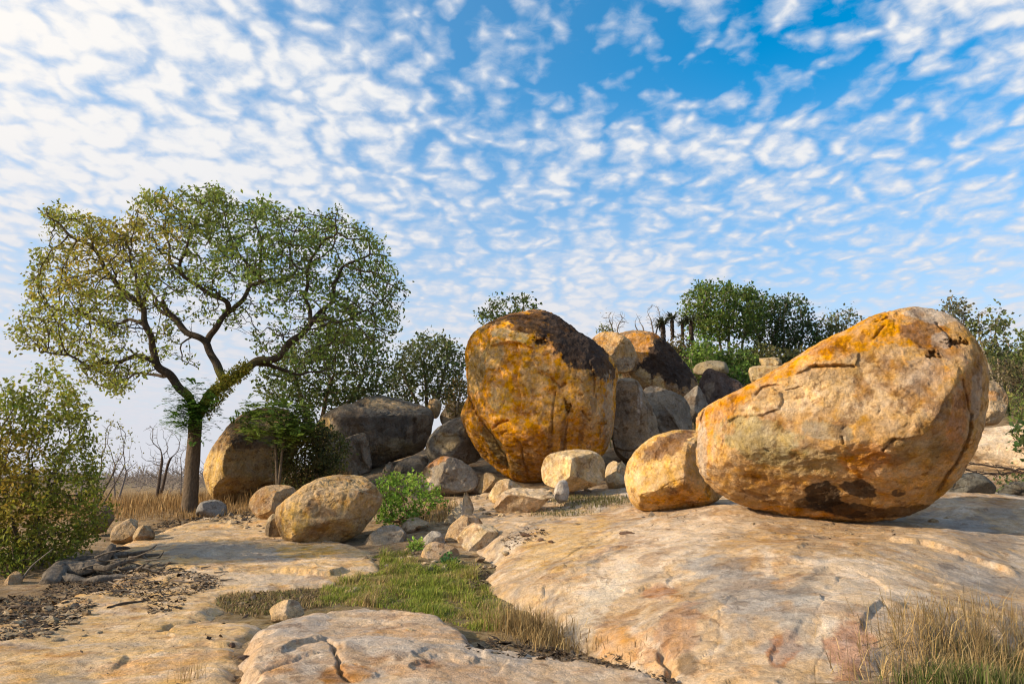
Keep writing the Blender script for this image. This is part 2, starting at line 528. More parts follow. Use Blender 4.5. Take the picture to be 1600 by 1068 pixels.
S_LEFT = Sheet([
    (0, 1060, 5.95), (200, 1060, 5.9), (380, 1060, 5.88), (300, 1000, 7.3), (100, 1000, 7.35), (0, 980, 7.95), (200, 945, 9.3),
    (300, 930, 9.95), (380, 930, 9.95), (350, 920, 10.5), (450, 915, 10.8), (570, 900, 11.5), (590, 885, 12.2), (500, 870, 13.0),
    (500, 858, 14.0), (560, 868, 13.2), (450, 850, 14.5), (350, 880, 12.3), (250, 870, 12.9), (300, 840, 15.3), (220, 850, 14.8),
    (400, 820, 17.3), (350, 810, 18.8), (270, 828, 17), (430, 812, 18), (-150, 980, 8), (100, 930, 10), (200, 1200, 4), (-100, 1200, 4), (340, 1200, 4)],
    [(-400, 1010), (-60, 990), (60, 958), (110, 930), (175, 915), (195, 872), (175, 852), (240, 834), (300, 812), (390, 800), (440, 808), (480, 835),
     (560, 850), (590, 868), (600, 885), (588, 900), (520, 912), (440, 920), (352, 926), (345, 945), (335, 962), (400, 972), (396, 1000),
     (385, 1040), (370, 1100), (360, 1400), (-600, 1400)], .14, .25,
    [([(240, 990), (270, 974), (300, 970), (335, 962)], 'crack', .03, .05),
     ([(300, 868), (350, 858), (410, 852), (470, 850)], 'step', .03, .05),
     ([(200, 886), (280, 872), (340, 866), (400, 866)], 'step', .03, .05),
     ([(420, 894), (460, 897), (510, 902), (530, 897), (545, 890)], 'step', .02, .10),
     ([(470, 882), (500, 880), (520, 884)], 'crack', .025, .04),
     ([(160, 946), (190, 941), (220, 939)], 'crack', .03, .04),
     ([(210, 842), (260, 830), (330, 822), (370, 826)], 'step', .03, .06),
     ([(60, 1050), (160, 1042), (250, 1030), (330, 1010)], 'step', .02, .015)])
S_DOME = Sheet([
    (1300, 1068, 5.5), (1200, 1020, 6.2), (1200, 930, 7.6), (1200, 850, 9.8), (1100, 950, 7.4), (1100, 870, 9.6), (1000, 900, 9.4), (1000, 970, 7.7),
    (1040, 1060, 6.0), (960, 1020, 7.0), (870, 990, 7.9), (790, 950, 9.2), (750, 905, 10.8), (850, 900, 10.0), (900, 850, 12), (780, 860, 12.6),
    (800, 820, 15), (850, 800, 16.6), (900, 785, 17.5), (980, 800, 15.5), (1060, 800, 14.2), (1150, 792, 13.4), (1300, 870, 8.9), (1300, 960, 6.6), (1310, 825, 11.9), (1310, 842, 10.7), (1200, 809, 12.7), (1420, 824, 12.0),
    (1400, 860, 9.4), (1400, 930, 7.4), (1400, 1030, 5.8), (1500, 850, 10.2), (1500, 920, 8), (1590, 880, 9.8), (1590, 930, 8.2), (1600, 1000, 6.4),
    (1500, 790, 13.6), (1560, 775, 15.2), (1600, 780, 15.2), (1600, 830, 12), (1800, 860, 10.5), (1800, 960, 7.4), (720, 800, 17.5), (760, 775, 19.5), (900, 762, 20.2), (1000, 760, 19.4), (1250, 796, 14.0), (1400, 796, 14.0),
    (1200, 1200, 4.4), (1100, 1150, 4.8)],
    [(745, 908), (768, 882), (788, 864), (750, 840), (720, 815), (690, 800), (690, 782), (760, 768), (850, 764), (1000, 757), (1100, 772), (1400, 768),
     (1500, 763), (1750, 768), (2000, 880), (1950, 960), (1700, 960), (1610, 985), (1510, 1000), (1425, 1030), (1380, 1068), (1350, 1150), (1200, 1200),
     (1085, 1110), (1052, 1064), (962, 1022), (880, 992), (800, 950), (752, 916)], .26, .34,
    [([(990, 930), (1020, 918), (1050, 912)], 'step', .02, .05),
     ([(1035, 1010), (1045, 1040), (1040, 1065)], 'crack', .03, .09),
     ([(1200, 1036), (1210, 1010), (1240, 1000), (1252, 975)], 'step', .015, .03),
     ([(1345, 1000), (1350, 960), (1380, 948), (1420, 955)], 'step', .015, .05),
     ([(1030, 980), (1050, 960), (1075, 945), (1090, 920)], 'step', .015, .02),
     ([(880, 905), (950, 870), (1020, 845), (1090, 838)], 'step', .02, .03),
     ([(1090, 850), (1160, 838), (1240, 842), (1330, 835)], 'step', .02, .04),
     ([(1380, 845), (1440, 850), (1500, 870), (1600, 905)], 'step', .03, .10),
     ([(1230, 905), (1290, 890), (1340, 895), (1400, 930)], 'step', .02, .03),
     ([(860, 880), (920, 850), (975, 825)], 'crack', .015, .03), ([(905, 960), (960, 905), (1030, 872), (1110, 858)], 'crack', .008, .012), ([(1110, 1050), (1130, 1000), (1120, 960), (1150, 925), (1210, 900)], 'crack', .008, .012),
     ([(1270, 1060), (1285, 1010), (1275, 965), (1310, 930)], 'crack', .008, .012), ([(1330, 880), (1400, 890), (1470, 905), (1560, 935)], 'crack', .014, .03), ([(1010, 1000), (1060, 985), (1100, 990)], 'step', .015, .04), ([(1120, 905), (1180, 885), (1260, 880)], 'step', .012, .03),
     ([(770, 812), (820, 822), (870, 812), (930, 815)], 'step', .03, .05)])
S_FRONT = Sheet([
    (420, 985, 7.2), (480, 962, 7.8), (560, 950, 8.2), (640, 960, 7.9), (700, 975, 7.5), (760, 1000, 6.95), (900, 1030, 6.45), (1040, 1062, 5.9), (400, 1060, 5.55), (600, 1020, 6.3),
    (800, 1060, 5.8), (500, 1000, 6.75), (600, 1200, 4.1), (1000, 1200, 4.3), (400, 1200, 4.1)],
    [(392, 992), (400, 975), (425, 967), (480, 957), (560, 945), (640, 953), (700, 966), (735, 985), (745, 1012), (880, 1022), (960, 1030), (1040, 1058), (1090, 1110), (1100, 1400),
     (330, 1400), (365, 1100), (380, 1050)], .22, .13,
    [([(510, 1000), (525, 1020), (535, 1045), (545, 1068)], 'crack', .018, .07),
     ([(440, 1030), (470, 1010), (512, 1000)], 'step', .02, .06),
     ([(395, 1060), (440, 1040), (500, 1025), (530, 1022)], 'crack', .02, .03),
     ([(600, 1040), (680, 1030), (760, 1035), (860, 1050)], 'step', .02, .03),
     ([(545, 975), (600, 972), (640, 980)], 'crack', .02, .02),
     ([(640, 1000), (700, 1008), (760, 1025)], 'step', .02, .025)])
for s_ in (S_LEFT, S_DOME, S_FRONT): s_.prep()


def Z(x, y):
    x = np.atleast_1d(np.asarray(x, float)); y = np.atleast_1d(np.asarray(y, float))
    z = z_ground(x, y)
    for s_ in (S_LEFT, S_DOME, S_FRONT):
        z = np.maximum(z, s_.z(x, y))
    return z


def hit(px, py, far=60):
    d = ray(px, py); s = np.geomspace(3, far, 240)
    for _ in range(2):
        X = d[0] * s; Y = d[1] * s; ZZ = CAMH + d[2] * s
        below = ZZ < Z(X, Y)
        i = int(np.argmax(below)) if below.any() else len(s) - 1
        s = np.linspace(s[max(i - 1, 0)], s[i], 24)
    return np.array([X[i], Y[i], ZZ[i]])


def polar_grid(th, r):
    T, R = np.meshgrid(th, r)
    x = (R * np.sin(T)).ravel(); y = (R * np.cos(T)).ravel()
    nr, nt = len(r), len(th)
    i = np.arange((nr - 1) * nt).reshape(nr - 1, nt)[:, :-1].ravel()
    q = np.stack([i, i + 1, i + nt + 1, i + nt], -1)[:, ::-1]
    return x, y, q


def compact(V, q, keep_v, *attrs):
    kq = keep_v[q].any(1); q = q[kq]
    used = np.zeros(len(V), bool); used[q.ravel()] = True
    idx = np.cumsum(used) - 1
    return (V[used], idx[q]) + tuple(a[used] for a in attrs)


def lerp(a, b, t):
    return a * (1 - t)[:, None] + np.asarray(b) * t[:, None]


TAN = np.array([.60, .42, .25]); CREAM = np.array([.70, .54, .38]); PEACH = np.array([.58, .34, .17]); GREY = np.array([.33, .30, .27])
ORANGE = np.array([.60, .27, .06]); RUST = np.array([.30, .13, .055]); DARK = np.array([.06, .045, .035]); PALEGREY = np.array([.52, .46, .40])


def slab_colour(x, y, z, kind):
    q = np.stack([x, y, z], -1)
    warp = np.stack([fbm(q * .8 + 4, 3), fbm(q * .8 + 31, 3), 0 * x], -1)
    # drainage runs towards the camera-left over the dome
    a = math.radians(62 if kind == 'dome' else 12)
    s = np.stack([x * math.cos(a) + y * math.sin(a), -x * math.sin(a) + y * math.cos(a), 0 * x], -1) + warp * .45
    streak = fbm(s * [.55, 2.6, 1] + 3, 5, .6)
    patch = fbm(q * .9 + 8 + warp, 5, .6)
    fine = fbm(q * 4.5 + 40, 5, .65)
    base = {'dome': TAN * .95, 'left': np.array([.64, .43, .22]), 'front': np.array([.58, .42, .28])}[kind]
    c = np.tile(base, (len(x), 1))
    c = lerp(c, CREAM, sstep(streak, .02, .38) * .75)
    c = lerp(c, PEACH, sstep(patch, .10, .42) * .7)
    g = sstep(fbm(q * .75 + 60 + warp * .6, 5, .6) + .35 * streak, .10, .45)
    c = lerp(c, GREY, g * (.75 if kind != 'left' else .45))
    c = lerp(c, ORANGE * .95, sstep(fbm(q * 1.1 + 80 + warp, 5, .62) + .25 * fine, .20, .48) * (.28 if kind != 'front' else .25))
    c = lerp(c, RUST * 1.3, sstep(fbm(q * 1.6 + 100 + warp, 5, .62) + .3 * fine, .36, .50) * .38)
    c = lerp(c, np.array([.20, .155, .12]), sstep(fine + .6 * streak, .34, .62) * .55)
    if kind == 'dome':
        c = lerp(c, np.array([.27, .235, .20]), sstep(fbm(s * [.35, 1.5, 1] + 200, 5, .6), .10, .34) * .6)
        c = lerp(c, np.array([.76, .62, .47]), sstep(fbm(s * [.3, 1.9, 1] + 230, 4, .55), .14, .36) * .6)
    return c


def sheet_object(name, S, th, r, kind):
    x, y, q = polar_grid(th, r)
    sd = poly_sd(S.poly, x, y)
    keep = sd > -.75
    V = np.stack([x, y, 0 * x], -1)
    V, q, = compact(V, q, keep)
    x, y = V[:, 0], V[:, 1]
    z = S.z(x, y, True)
    V[:, 2] = z
    col = slab_colour(x, y, z, kind)
    px, py = project(V)
    col = SHEET_STAINS_SHADING[kind](px, py, V, col) * (.90 if kind != 'left' else .95)
    me = mesh_np(name, V, q, None, col, True, M_SLAB)
    add(name, me, kind='structure')


def ell(px, py, cx, cy, rx, ry, rot=0.0, n=None, k=.5):
    a = math.radians(rot); dx, dy = px - cx, py - cy
    u = (dx * math.cos(a) + dy * math.sin(a)) / rx; v = (-dx * math.sin(a) + dy * math.cos(a)) / ry
    e = 1 - np.sqrt(u * u + v * v)
    if n is not None: e = e + n * k
    return e


OCHRE = np.array([.50, .29, .11])


def st_shade_dome(px, py, V, c):
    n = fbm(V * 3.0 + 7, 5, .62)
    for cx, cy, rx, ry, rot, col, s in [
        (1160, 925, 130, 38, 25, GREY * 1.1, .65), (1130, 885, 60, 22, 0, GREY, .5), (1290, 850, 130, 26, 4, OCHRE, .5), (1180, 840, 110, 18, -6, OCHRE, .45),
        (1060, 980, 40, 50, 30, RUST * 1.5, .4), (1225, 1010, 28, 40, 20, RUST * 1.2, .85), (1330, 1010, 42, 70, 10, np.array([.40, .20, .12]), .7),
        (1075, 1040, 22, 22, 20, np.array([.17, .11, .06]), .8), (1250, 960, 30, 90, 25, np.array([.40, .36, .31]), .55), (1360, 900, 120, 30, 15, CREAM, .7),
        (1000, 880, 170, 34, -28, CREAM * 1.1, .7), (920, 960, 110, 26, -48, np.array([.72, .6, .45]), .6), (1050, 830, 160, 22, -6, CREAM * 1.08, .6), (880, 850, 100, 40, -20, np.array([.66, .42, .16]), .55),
        (1030, 925, 34, 12, -10, RUST * 1.4, .7), (1540, 840, 70, 26, 20, GREY * .75, .6), (1500, 820, 60, 14, 8, PALEGREY, .6), (1330, 925, 70, 60, 30, CREAM, .5), (980, 1010, 60, 30, 30, ORANGE, .4),  # dark grey patch at right is painted boulder shadow
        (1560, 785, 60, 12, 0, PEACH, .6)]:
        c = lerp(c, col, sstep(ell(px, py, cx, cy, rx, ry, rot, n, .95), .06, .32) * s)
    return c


def st_left(px, py, V, c):
    n = fbm(V * 3.0 + 27, 5, .62)
    for cx, cy, rx, ry, rot, col, s in [
        (360, 862, 150, 16, 4, np.array([.36, .33, .29]), .7), (430, 905, 90, 10, 0, PALEGREY, .5), (300, 835, 80, 8, -6, np.array([.4, .3, .2]), .6),
        (480, 862, 60, 12, 0, np.array([.55, .33, .10]), .8), (250, 1035, 150, 14, -8, np.array([.62, .36, .16]), .7), (100, 1062, 60, 12, 0, np.array([.35, .28, .2]), .7),
        (330, 900, 60, 16, 0, CREAM, .5), (280, 990, 120, 30, 0, np.array([.64, .42, .2]), .6)]:
        c = lerp(c, col, sstep(ell(px, py, cx, cy, rx, ry, rot, n, .95), .06, .32) * s)
    return c


def st_front(px, py, V, c):
    n = fbm(V * 3.4 + 57, 5, .62)
    for cx, cy, rx, ry, rot, col, s in [
        (470, 980, 60, 20, -10, np.array([.42, .36, .31]), .7), (440, 1040, 50, 16, -25, np.array([.5, .27, .12]), .6), (540, 1055, 50, 18, 0, ORANGE * .8, .7), (620, 1010, 90, 20, 6, np.array([.5, .44, .38]), .6),
        (700, 1050, 120, 20, 8, np.array([.5, .31, .18]), .6), (760, 1020, 60, 14, 10, PALEGREY, .6), (560, 965, 60, 10, 4, CREAM, .6), (480, 1040, 30, 14, 20, GREY, .5), (660, 1035, 24, 8, 0, RUST, .6)]:
        c = lerp(c, col, sstep(ell(px, py, cx, cy, rx, ry, rot, n, .95), .06, .32) * s)
    return c


SHEET_STAINS_SHADING = {'dome': st_shade_dome, 'left': st_left, 'front': st_front}  # surface stains, plus painted shadow on the dome
D2R = math.radians
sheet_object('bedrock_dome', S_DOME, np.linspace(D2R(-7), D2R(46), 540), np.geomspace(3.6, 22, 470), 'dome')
sheet_object('bedrock_pavement', S_LEFT, np.linspace(D2R(-50), D2R(-8), 400), np.geomspace(3.2, 21, 380), 'left')
sheet_object('bedrock_front_slab', S_FRONT, np.linspace(D2R(-25), D2R(17), 400), np.geomspace(3.2, 9.6, 230), 'front')


def build_ground():
    th = np.concatenate([np.linspace(-180, -50, 50)[:-1], np.linspace(-50, 50, 300)[:-1], np.linspace(50, 180, 50)])
    r = np.concatenate([np.linspace(.02, 3.5, 8)[:-1], np.geomspace(3.5, 70, 230)[:-1], np.geomspace(70, 9000, 40)])
    x, y, q = polar_grid(np.radians(th), r)
    z = z_ground(x, y)
    rr = np.hypot(x, y)
    qn = np.stack([x, y, 0 * x], -1)
    near = sstep(-rr, -75, -55)
    z = z + near * (.05 * fbm(qn * .9, 3) + .018 * fbm(qn * 4, 4, .6))
    z = z + sstep(rr, 80, 200) * (1 - sstep(rr, 600, 3000)) * 1.2 * fbm(qn * .006, 2)
    # keep soil below the bedrock sheets
    V = np.stack([x, y, z], -1)
    n1 = fbm(qn * .7 + 3, 4, .6); n2 = fbm(qn * 3 + 13, 4, .6)
    c = np.tile(np.array([.38, .265, .155]), (len(x), 1))
    c = lerp(c, [.52, .37, .22], sstep(n1, -.1, .35))
    c = lerp(c, [.12, .085, .05], sstep(n2, .1, .4) * .7)
    # green turf in the hollow and on the hill, straw on the plain
    gx, gy = P(640, 920, 10.2)[:2]
    g = sstep(2.4 - np.hypot(x - gx, (y - gy) * .7), -.3, .8)
    c = lerp(c, [.20, .165, .07], g * .6)
    hill = sstep(z, 2.6, 4.2)
    c = lerp(c, [.13, .105, .055], hill * (.55 + .4 * sstep(n1, -.2, .3)))
    field = sstep(-x, 4.2, 6.2) * sstep(y, 18, 22)
    c = lerp(c, [.36, .23, .105], field * .85)
    c = lerp(c, [.24, .20, .12], sstep(rr, 60, 160) * .8)
    me = mesh_np('ground', V, q, None, c, True, M_SOIL)
    add('ground', me, kind='structure')


build_ground()

# ------------------------------------------------------------------ boulders
_ICO = {}


def ico(level):
    if level not in _ICO:
        bm = bmesh.new(); bmesh.ops.create_icosphere(bm, subdivisions=level, radius=1)
        v = np.array([p.co[:] for p in bm.verts]); v /= np.linalg.norm(v, axis=1)[:, None]
        f = np.array([[w.index for w in g.verts] for g in bm.faces], np.int32); bm.free()
        _ICO[level] = (v, f)
    return _ICO[level]


def chaikin(p, n=2):
    for _ in range(n):
        q = np.roll(p, -1, 0)
        p = np.stack([.75 * p + .25 * q, .25 * p + .75 * q], 1).reshape(-1, p.shape[1])
    return p


def boulder(name, label, outline, Y, thick=.85, pe=2.4, facets=(), cracks=(), stains_shading=(), tints=(), base=TAN, lvl=5, amp=.035, freq=1.6,
            seed=0, rough=.012, soft=.06, smooth_outline=2, cat='boulder', group=None, lean=0.0, mat=None, nf=None, bury=None, gain=1.12):
    if bury is None: bury = 5 if cat in ('rock', 'stone') else 0
    o = np.array(outline, float)
    if bury: o[:, 1] = o[:, 1] + bury * np.clip((o[:, 1] - o[:, 1].min()) / np.ptp(o[:, 1]) - .5, 0, 1) * 2
    o = chaikin(o, smooth_outline)
    cpx, cpy = (o[:, 0].min() + o[:, 0].max()) / 2, (o[:, 1].min() + o[:, 1].max()) / 2
    C = P(cpx, cpy, Y)
    fwd = np.array([C[0], C[1], 0.]); fwd /= np.linalg.norm(fwd)
    right = np.array([fwd[1], -fwd[0], 0.]); up = np.array([0, 0, 1.])
    d = ray(o[:, 0], o[:, 1]); cc = C - [0, 0, CAMH]
    t = (cc @ fwd) / (d @ fwd)
    W = d * t[:, None] - cc
    pu, pw = W @ right, W @ up
    ang = np.arctan2(pw, pu); R = np.hypot(pu, pw)
    srt = np.argsort(ang); ang, R = ang[srt], R[srt]
    v, f = ico(lvl + (0 if cat in ('rock', 'stone') and Y > 16 else 1))
    a = np.arctan2(v[:, 2], v[:, 0])
    Rr = np.interp(a, np.concatenate([ang - 2 * np.pi, ang, ang + 2 * np.pi]), np.tile(R, 3))
    s = np.hypot(v[:, 0], v[:, 2])
    Rm = R.mean()
    k = 2.0 / pe
    si = np.minimum(s, 1) ** k; dy = np.sign(v[:, 1]) * np.abs(v[:, 1]) ** k
    nrm = (si ** 2 + dy ** 2) ** .5
    pm = max(pe, 2.0)
    nrm = (si ** pm + np.abs(dy) ** pm) ** (1 / pm)
    si, dy = si / nrm, dy / nrm
    T = thick * Rm
    p = np.stack([Rr * si * np.cos(a), T * dy, Rr * si * np.sin(a)], -1)
    p[:, 1] += lean * p[:, 2]
    facets = list(facets)
    small = cat in ('rock', 'stone')
    if nf is None: nf = 9 if small else (5 if lvl <= 5 else 2)
    fr_ = np.random.default_rng(100 + seed)
    for _ in range(nf):
        n_ = fr_.normal(size=3); n_[1] = -abs(n_[1]) * .8 if fr_.random() < .75 else n_[1]
        ext = np.max(p @ (n_ / np.linalg.norm(n_))) / Rm
        facets.append((*n_, ext * (fr_.uniform(.70, .92) if small else fr_.uniform(.86, .96))))
    for nu, nv, nw, dd in facets:
        n = np.array([nu, nv, nw], float); n /= np.linalg.norm(n)
        q = p @ n - dd * Rm + Rm * (.05 * fbm(p / Rm * 1.9 + seed + nu * 5, 3) + .02 * fbm(p / Rm * 6 + seed, 3))
        kk = (.018 if small else max(soft, .035)) * Rm
        p = p - np.outer((q + np.sqrt(q * q + kk * kk)) * .5 - kk * .25 * np.exp(-(q / kk) ** 2) * 0, n)
    # displacement
    dirn = p / (np.linalg.norm(p, axis=1)[:, None] + 1e-9)
    sp = p / Rm * freq + seed * 7.31
    disp = amp * Rm * fbm(sp, 4, .5)
    ab = p * 2.2 + seed * 3.7
    rough = max(rough, .022 * min(1.0, Rm))
    disp += rough * (1.15 * fbm(ab, 6, .64) + .55 * fbm(ab * 1.7 + 50, 4, .55, ridged=True) + .5 * fbm(p * 9 + seed, 3))
    # flake scars: quantised noise gives shallow broken plates
    fl = fbm(p / Rm * 2.1 + seed + 90, 4, .55) * 5
    fr = fl - np.floor(fl)
    disp += .8 * rough * (sstep(fr, 0, .12) - fr) * sstep(fbm(p / Rm * 1.4 + seed + 60, 2), -.05, .3)
    p = p + dirn * disp[:, None]
    for ax, lo, hi in ((0, pu.min(), pu.max()), (2, pw.min(), pw.max())):
        l2, h2 = p[:, ax].min(), p[:, ax].max()
        p[:, ax] = lo + (p[:, ax] - l2) * (hi - lo) / (h2 - l2)
    wv = C + p @ np.stack([right, fwd, up])
    px, py = project(wv)
    nz = np.stack([px, py, 0 * px], -1) / 16.0
    wpx = px + 3.2 * fbm(nz + seed, 4, .6); wpy = py + 3.2 * fbm(nz + 44 + seed, 4, .6)
    front = sstep(-p[:, 1], -.15 * T, .1 * T)
    push = np.zeros(len(p))
    for line, kind, wd, dep in cracks:
        dep = dep * (.7 if kind == 'step' else .85)
        Ln = np.array(line, float)
        dd, sg, tt = line_sd(Ln * [1, -1] if len(Ln) > 1 else np.vstack([Ln, Ln + 1]), wpx, -wpy)
        end = sstep(tt, 0, .06) * sstep(1 - tt, 0, .06)
        wn = (wd if kind != 'hole' else 1) * (.6 + .9 * np.abs(perlin(nz * 1.5 + 7)))
        if kind == 'crack':
            push += dep * np.exp(-(dd / wn) ** 2) * end * front
        elif kind == 'step':     # the left side of travel stands proud
            push -= dep * np.where(sg > 0, np.exp(-dd / 26), 0) * sstep(dd, 0, wn) * end * front
            push += dep * .45 * np.where(sg < 0, np.exp(-dd / (3 * wn)), 0) * end * front
        elif kind == 'recess':   # everything right of travel is set back
            push += dep * np.where(sg < 0, sstep(dd, 0, wn), 0) * np.exp(-dd / 200) * front
        elif kind == 'hole':
            e = ell(wpx, wpy, Ln[0][0], Ln[0][1], wd[0], wd[1], 0, fbm(nz * 3 + 70, 3), 1.6)
            push += dep * sstep(e, 0, .6) * front
    if len(cracks): wv = wv + np.outer(push, fwd)
    # colour
    c = np.tile(np.asarray(base, float), (len(p), 1))
    n1 = fbm(p * 1.3 + seed, 5, .6); n2 = fbm(p * 4 + seed + 20, 5, .62)
    for col, sca, lo, hi, st, stretch in tints:
        q = p * [sca, sca, sca * stretch] + seed + 33 * st + 5 * col[0]
        c = lerp(c, col, sstep(fbm(q, 5, .62) + .15 * n2, lo, hi) * st)
    for cx, cy, rx, ry, rot, col, st in stains_shading:  # colour patches: stains, and on some boulders painted sun and shade
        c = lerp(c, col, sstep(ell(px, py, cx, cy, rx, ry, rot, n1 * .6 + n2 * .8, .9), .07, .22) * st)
    c = c * gain * (1 + .22 * n1 + .2 * n2)[:, None]
    V, loc = at_base(wv)
    me = mesh_np(name, V, None, f, c, True, mat or M_ROCK)
    return add(name, me, loc, None, label, cat, group)


OCH = np.array([.52, .29, .085]); GOLD = np.array([.68, .31, .035]); SAND = np.array([.56, .39, .21]); OLIVE = np.array([.30, .25, .13])
GR2 = np.array([.20, .165, .125]); BLK = np.array([.045, .032, .026]); BRN = np.array([.20, .105, .05])

# the great leaning boulder on the dome
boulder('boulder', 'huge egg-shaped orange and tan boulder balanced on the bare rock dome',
    [(1088, 654), (1089, 682), (1088, 713), (1098, 741), (1119, 765), (1153, 789), (1199, 804), (1254, 814), (1303, 819), (1354, 821), (1406, 816), (1441, 805), (1476, 787),
     (1500, 754), (1521, 709), (1536, 661), (1545, 609), (1544, 574), (1535, 543), (1514, 512), (1486, 491), (1441, 479), (1406, 484), (1365, 500), (1323, 517), (1282, 538),
     (1247, 560), (1209, 579), (1174, 598), (1136, 619), (1105, 633), (1093, 643)], 12.1, thick=.82, pe=2.5,
    facets=[(-.10, -1, .22, .60), (.80, -.62, -.12, .95), (-.55, -.75, .15, .86), (-.05, -.70, -.75, .62), (.40, -.55, -.8, .68), (.0, -.45, -.9, .66), (.25, -.8, .55, .80)],
    cracks=[([(1134, 662), (1150, 652), (1185, 648), (1215, 639), (1222, 628), (1219, 612), (1205, 605)], 'step', 1.6, .055),
            ([(1180, 618), (1190, 605), (1203, 602), (1220, 602)], 'crack', 1.8, .07),
            ([(1226, 610), (1255, 603)], 'crack', 1.3, .05),
            ([(1241, 585), (1270, 572), (1305, 570), (1337, 571), (1342, 550)], 'step', 1.6, .06),
            ([(1262, 573), (1300, 571), (1338, 572)], 'crack', 2., .09),
            ([(1365, 530), (1374, 516), (1382, 508)], 'crack', 2.0, .07), ([(1368, 503), (1390, 494)], 'crack', 1.5, .06),
            ([(1380, 702), (1398, 684), (1430, 684), (1446, 678)], 'step', 1.5, .07), ([(1378, 704), (1388, 692), (1400, 683)], 'crack', 2.2, .10),
            ([(1442, 682), (1465, 650), (1478, 620), (1496, 600), (1500, 570)], 'step', 1.6, .05),
            ([(1316, 680), (1318, 694)], 'crack', 2.4, .08), ([(1312, 676), (1322, 660), (1326, 648)], 'crack', 1.4, .05),
            ([(1370, 650), (1376, 640), (1374, 632)], 'crack', 1.3, .05), ([(1370, 570), (1390, 588), (1400, 590)], 'crack', 1.4, .05),
            ([(1407, 545), (1412, 560), (1420, 575)], 'step', 1.3, .04), ([(1458, 553)], 'hole', (9, 7), .16), ([(1494, 534)], 'hole', (17, 6), .18),
            ([(1352, 720), (1358, 710), (1380, 706), (1392, 712)], 'step', 1.4, .05), ([(1460, 502), (1480, 520), (1500, 545)], 'crack', 2.0, .08),
            ([(1519, 640), (1515, 680), (1500, 715), (1478, 745), (1462, 775), (1450, 800)], 'crack', 3.0, .16), ([(1505, 590), (1510, 620), (1518, 650)], 'crack', 2.0, .07),
            ([(1260, 660), (1285, 658), (1300, 664)], 'crack', 1.0, .03), ([(1195, 700), (1203, 706)], 'crack', 1.3, .05), ([(1132, 640), (1136, 655), (1125, 672)], 'step', 1.3, .04),
            ([(1100, 638), (1094, 655), (1096, 665)], 'crack', 1.8, .07), ([(1245, 745), (1300, 752), (1360, 745)], 'step', 1.6, .03), ([(1400, 725), (1440, 720), (1455, 735)], 'step', 1.5, .03)],
    stains_shading=[(1170, 600, 100, 26, -30, GOLD, .75), (1330, 530, 110, 34, -26, GOLD, .8), (1430, 520, 70, 24, 10, GOLD * .95, .8), (1460, 530, 60, 26, 30, BRN * 1.3, .7), (1455, 492, 60, 12, 12, PALEGREY, .6),
            (1130, 640, 50, 18, -30, ORANGE, .7), (1106, 690, 10, 50, 0, GOLD, .6), (1098, 700, 9, 50, 0, PALEGREY, .5), (1250, 620, 90, 30, -20, np.array([.66, .46, .25]), .7), (1330, 600, 90, 60, 0, SAND, .55),
            (1190, 690, 80, 40, 10, OLIVE * 1.25, .75), (1290, 672, 46, 18, 10, np.array([.33, .30, .22]), .6), (1250, 720, 80, 30, 0, OLIVE * 1.2, .5), (1200, 745, 70, 20, 10, OCH, .6),
            (1355, 715, 44, 30, 0, ORANGE, .7), (1400, 640, 70, 50, 0, np.array([.52, .36, .2]), .6), (1290, 775, 34, 22, 20, BLK, .9), (1345, 765, 32, 16, 10, BLK, .88), (1320, 795, 60, 14, 6, BLK, .8),  # black patches low on the front and along the underside
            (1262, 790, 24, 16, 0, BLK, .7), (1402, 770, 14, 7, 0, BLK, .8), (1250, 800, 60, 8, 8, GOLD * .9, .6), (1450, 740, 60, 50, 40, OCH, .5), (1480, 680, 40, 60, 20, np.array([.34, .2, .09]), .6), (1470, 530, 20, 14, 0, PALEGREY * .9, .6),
            (1500, 640, 20, 70, 8, RUST * 1.5, .5), (1180, 772, 40, 6, 22, BRN, .6), (1390, 800, 80, 10, -6, BLK, .7), (1436, 700, 50, 30, 0, OLIVE, .4), (1445, 585, 40, 30, 0, np.array([.38, .28, .2]), .5),
            (1525, 620, 10, 60, 5, PALEGREY * .8, .5)],
    tints=[(np.array([.60, .39, .19]), 1.1, .0, .4, .6, 1), (OCH, 1.6, .05, .4, .6, .8), (OLIVE, 2.2, .18, .5, .5, 1), (BRN, 3.5, .25, .5, .5, 1), (ORANGE, 1.0, .2, .45, .5, 1)],
    base=np.array([.53, .325, .14]), lvl=7, amp=.035, freq=1.5, seed=1, rough=.034, gain=1.06)

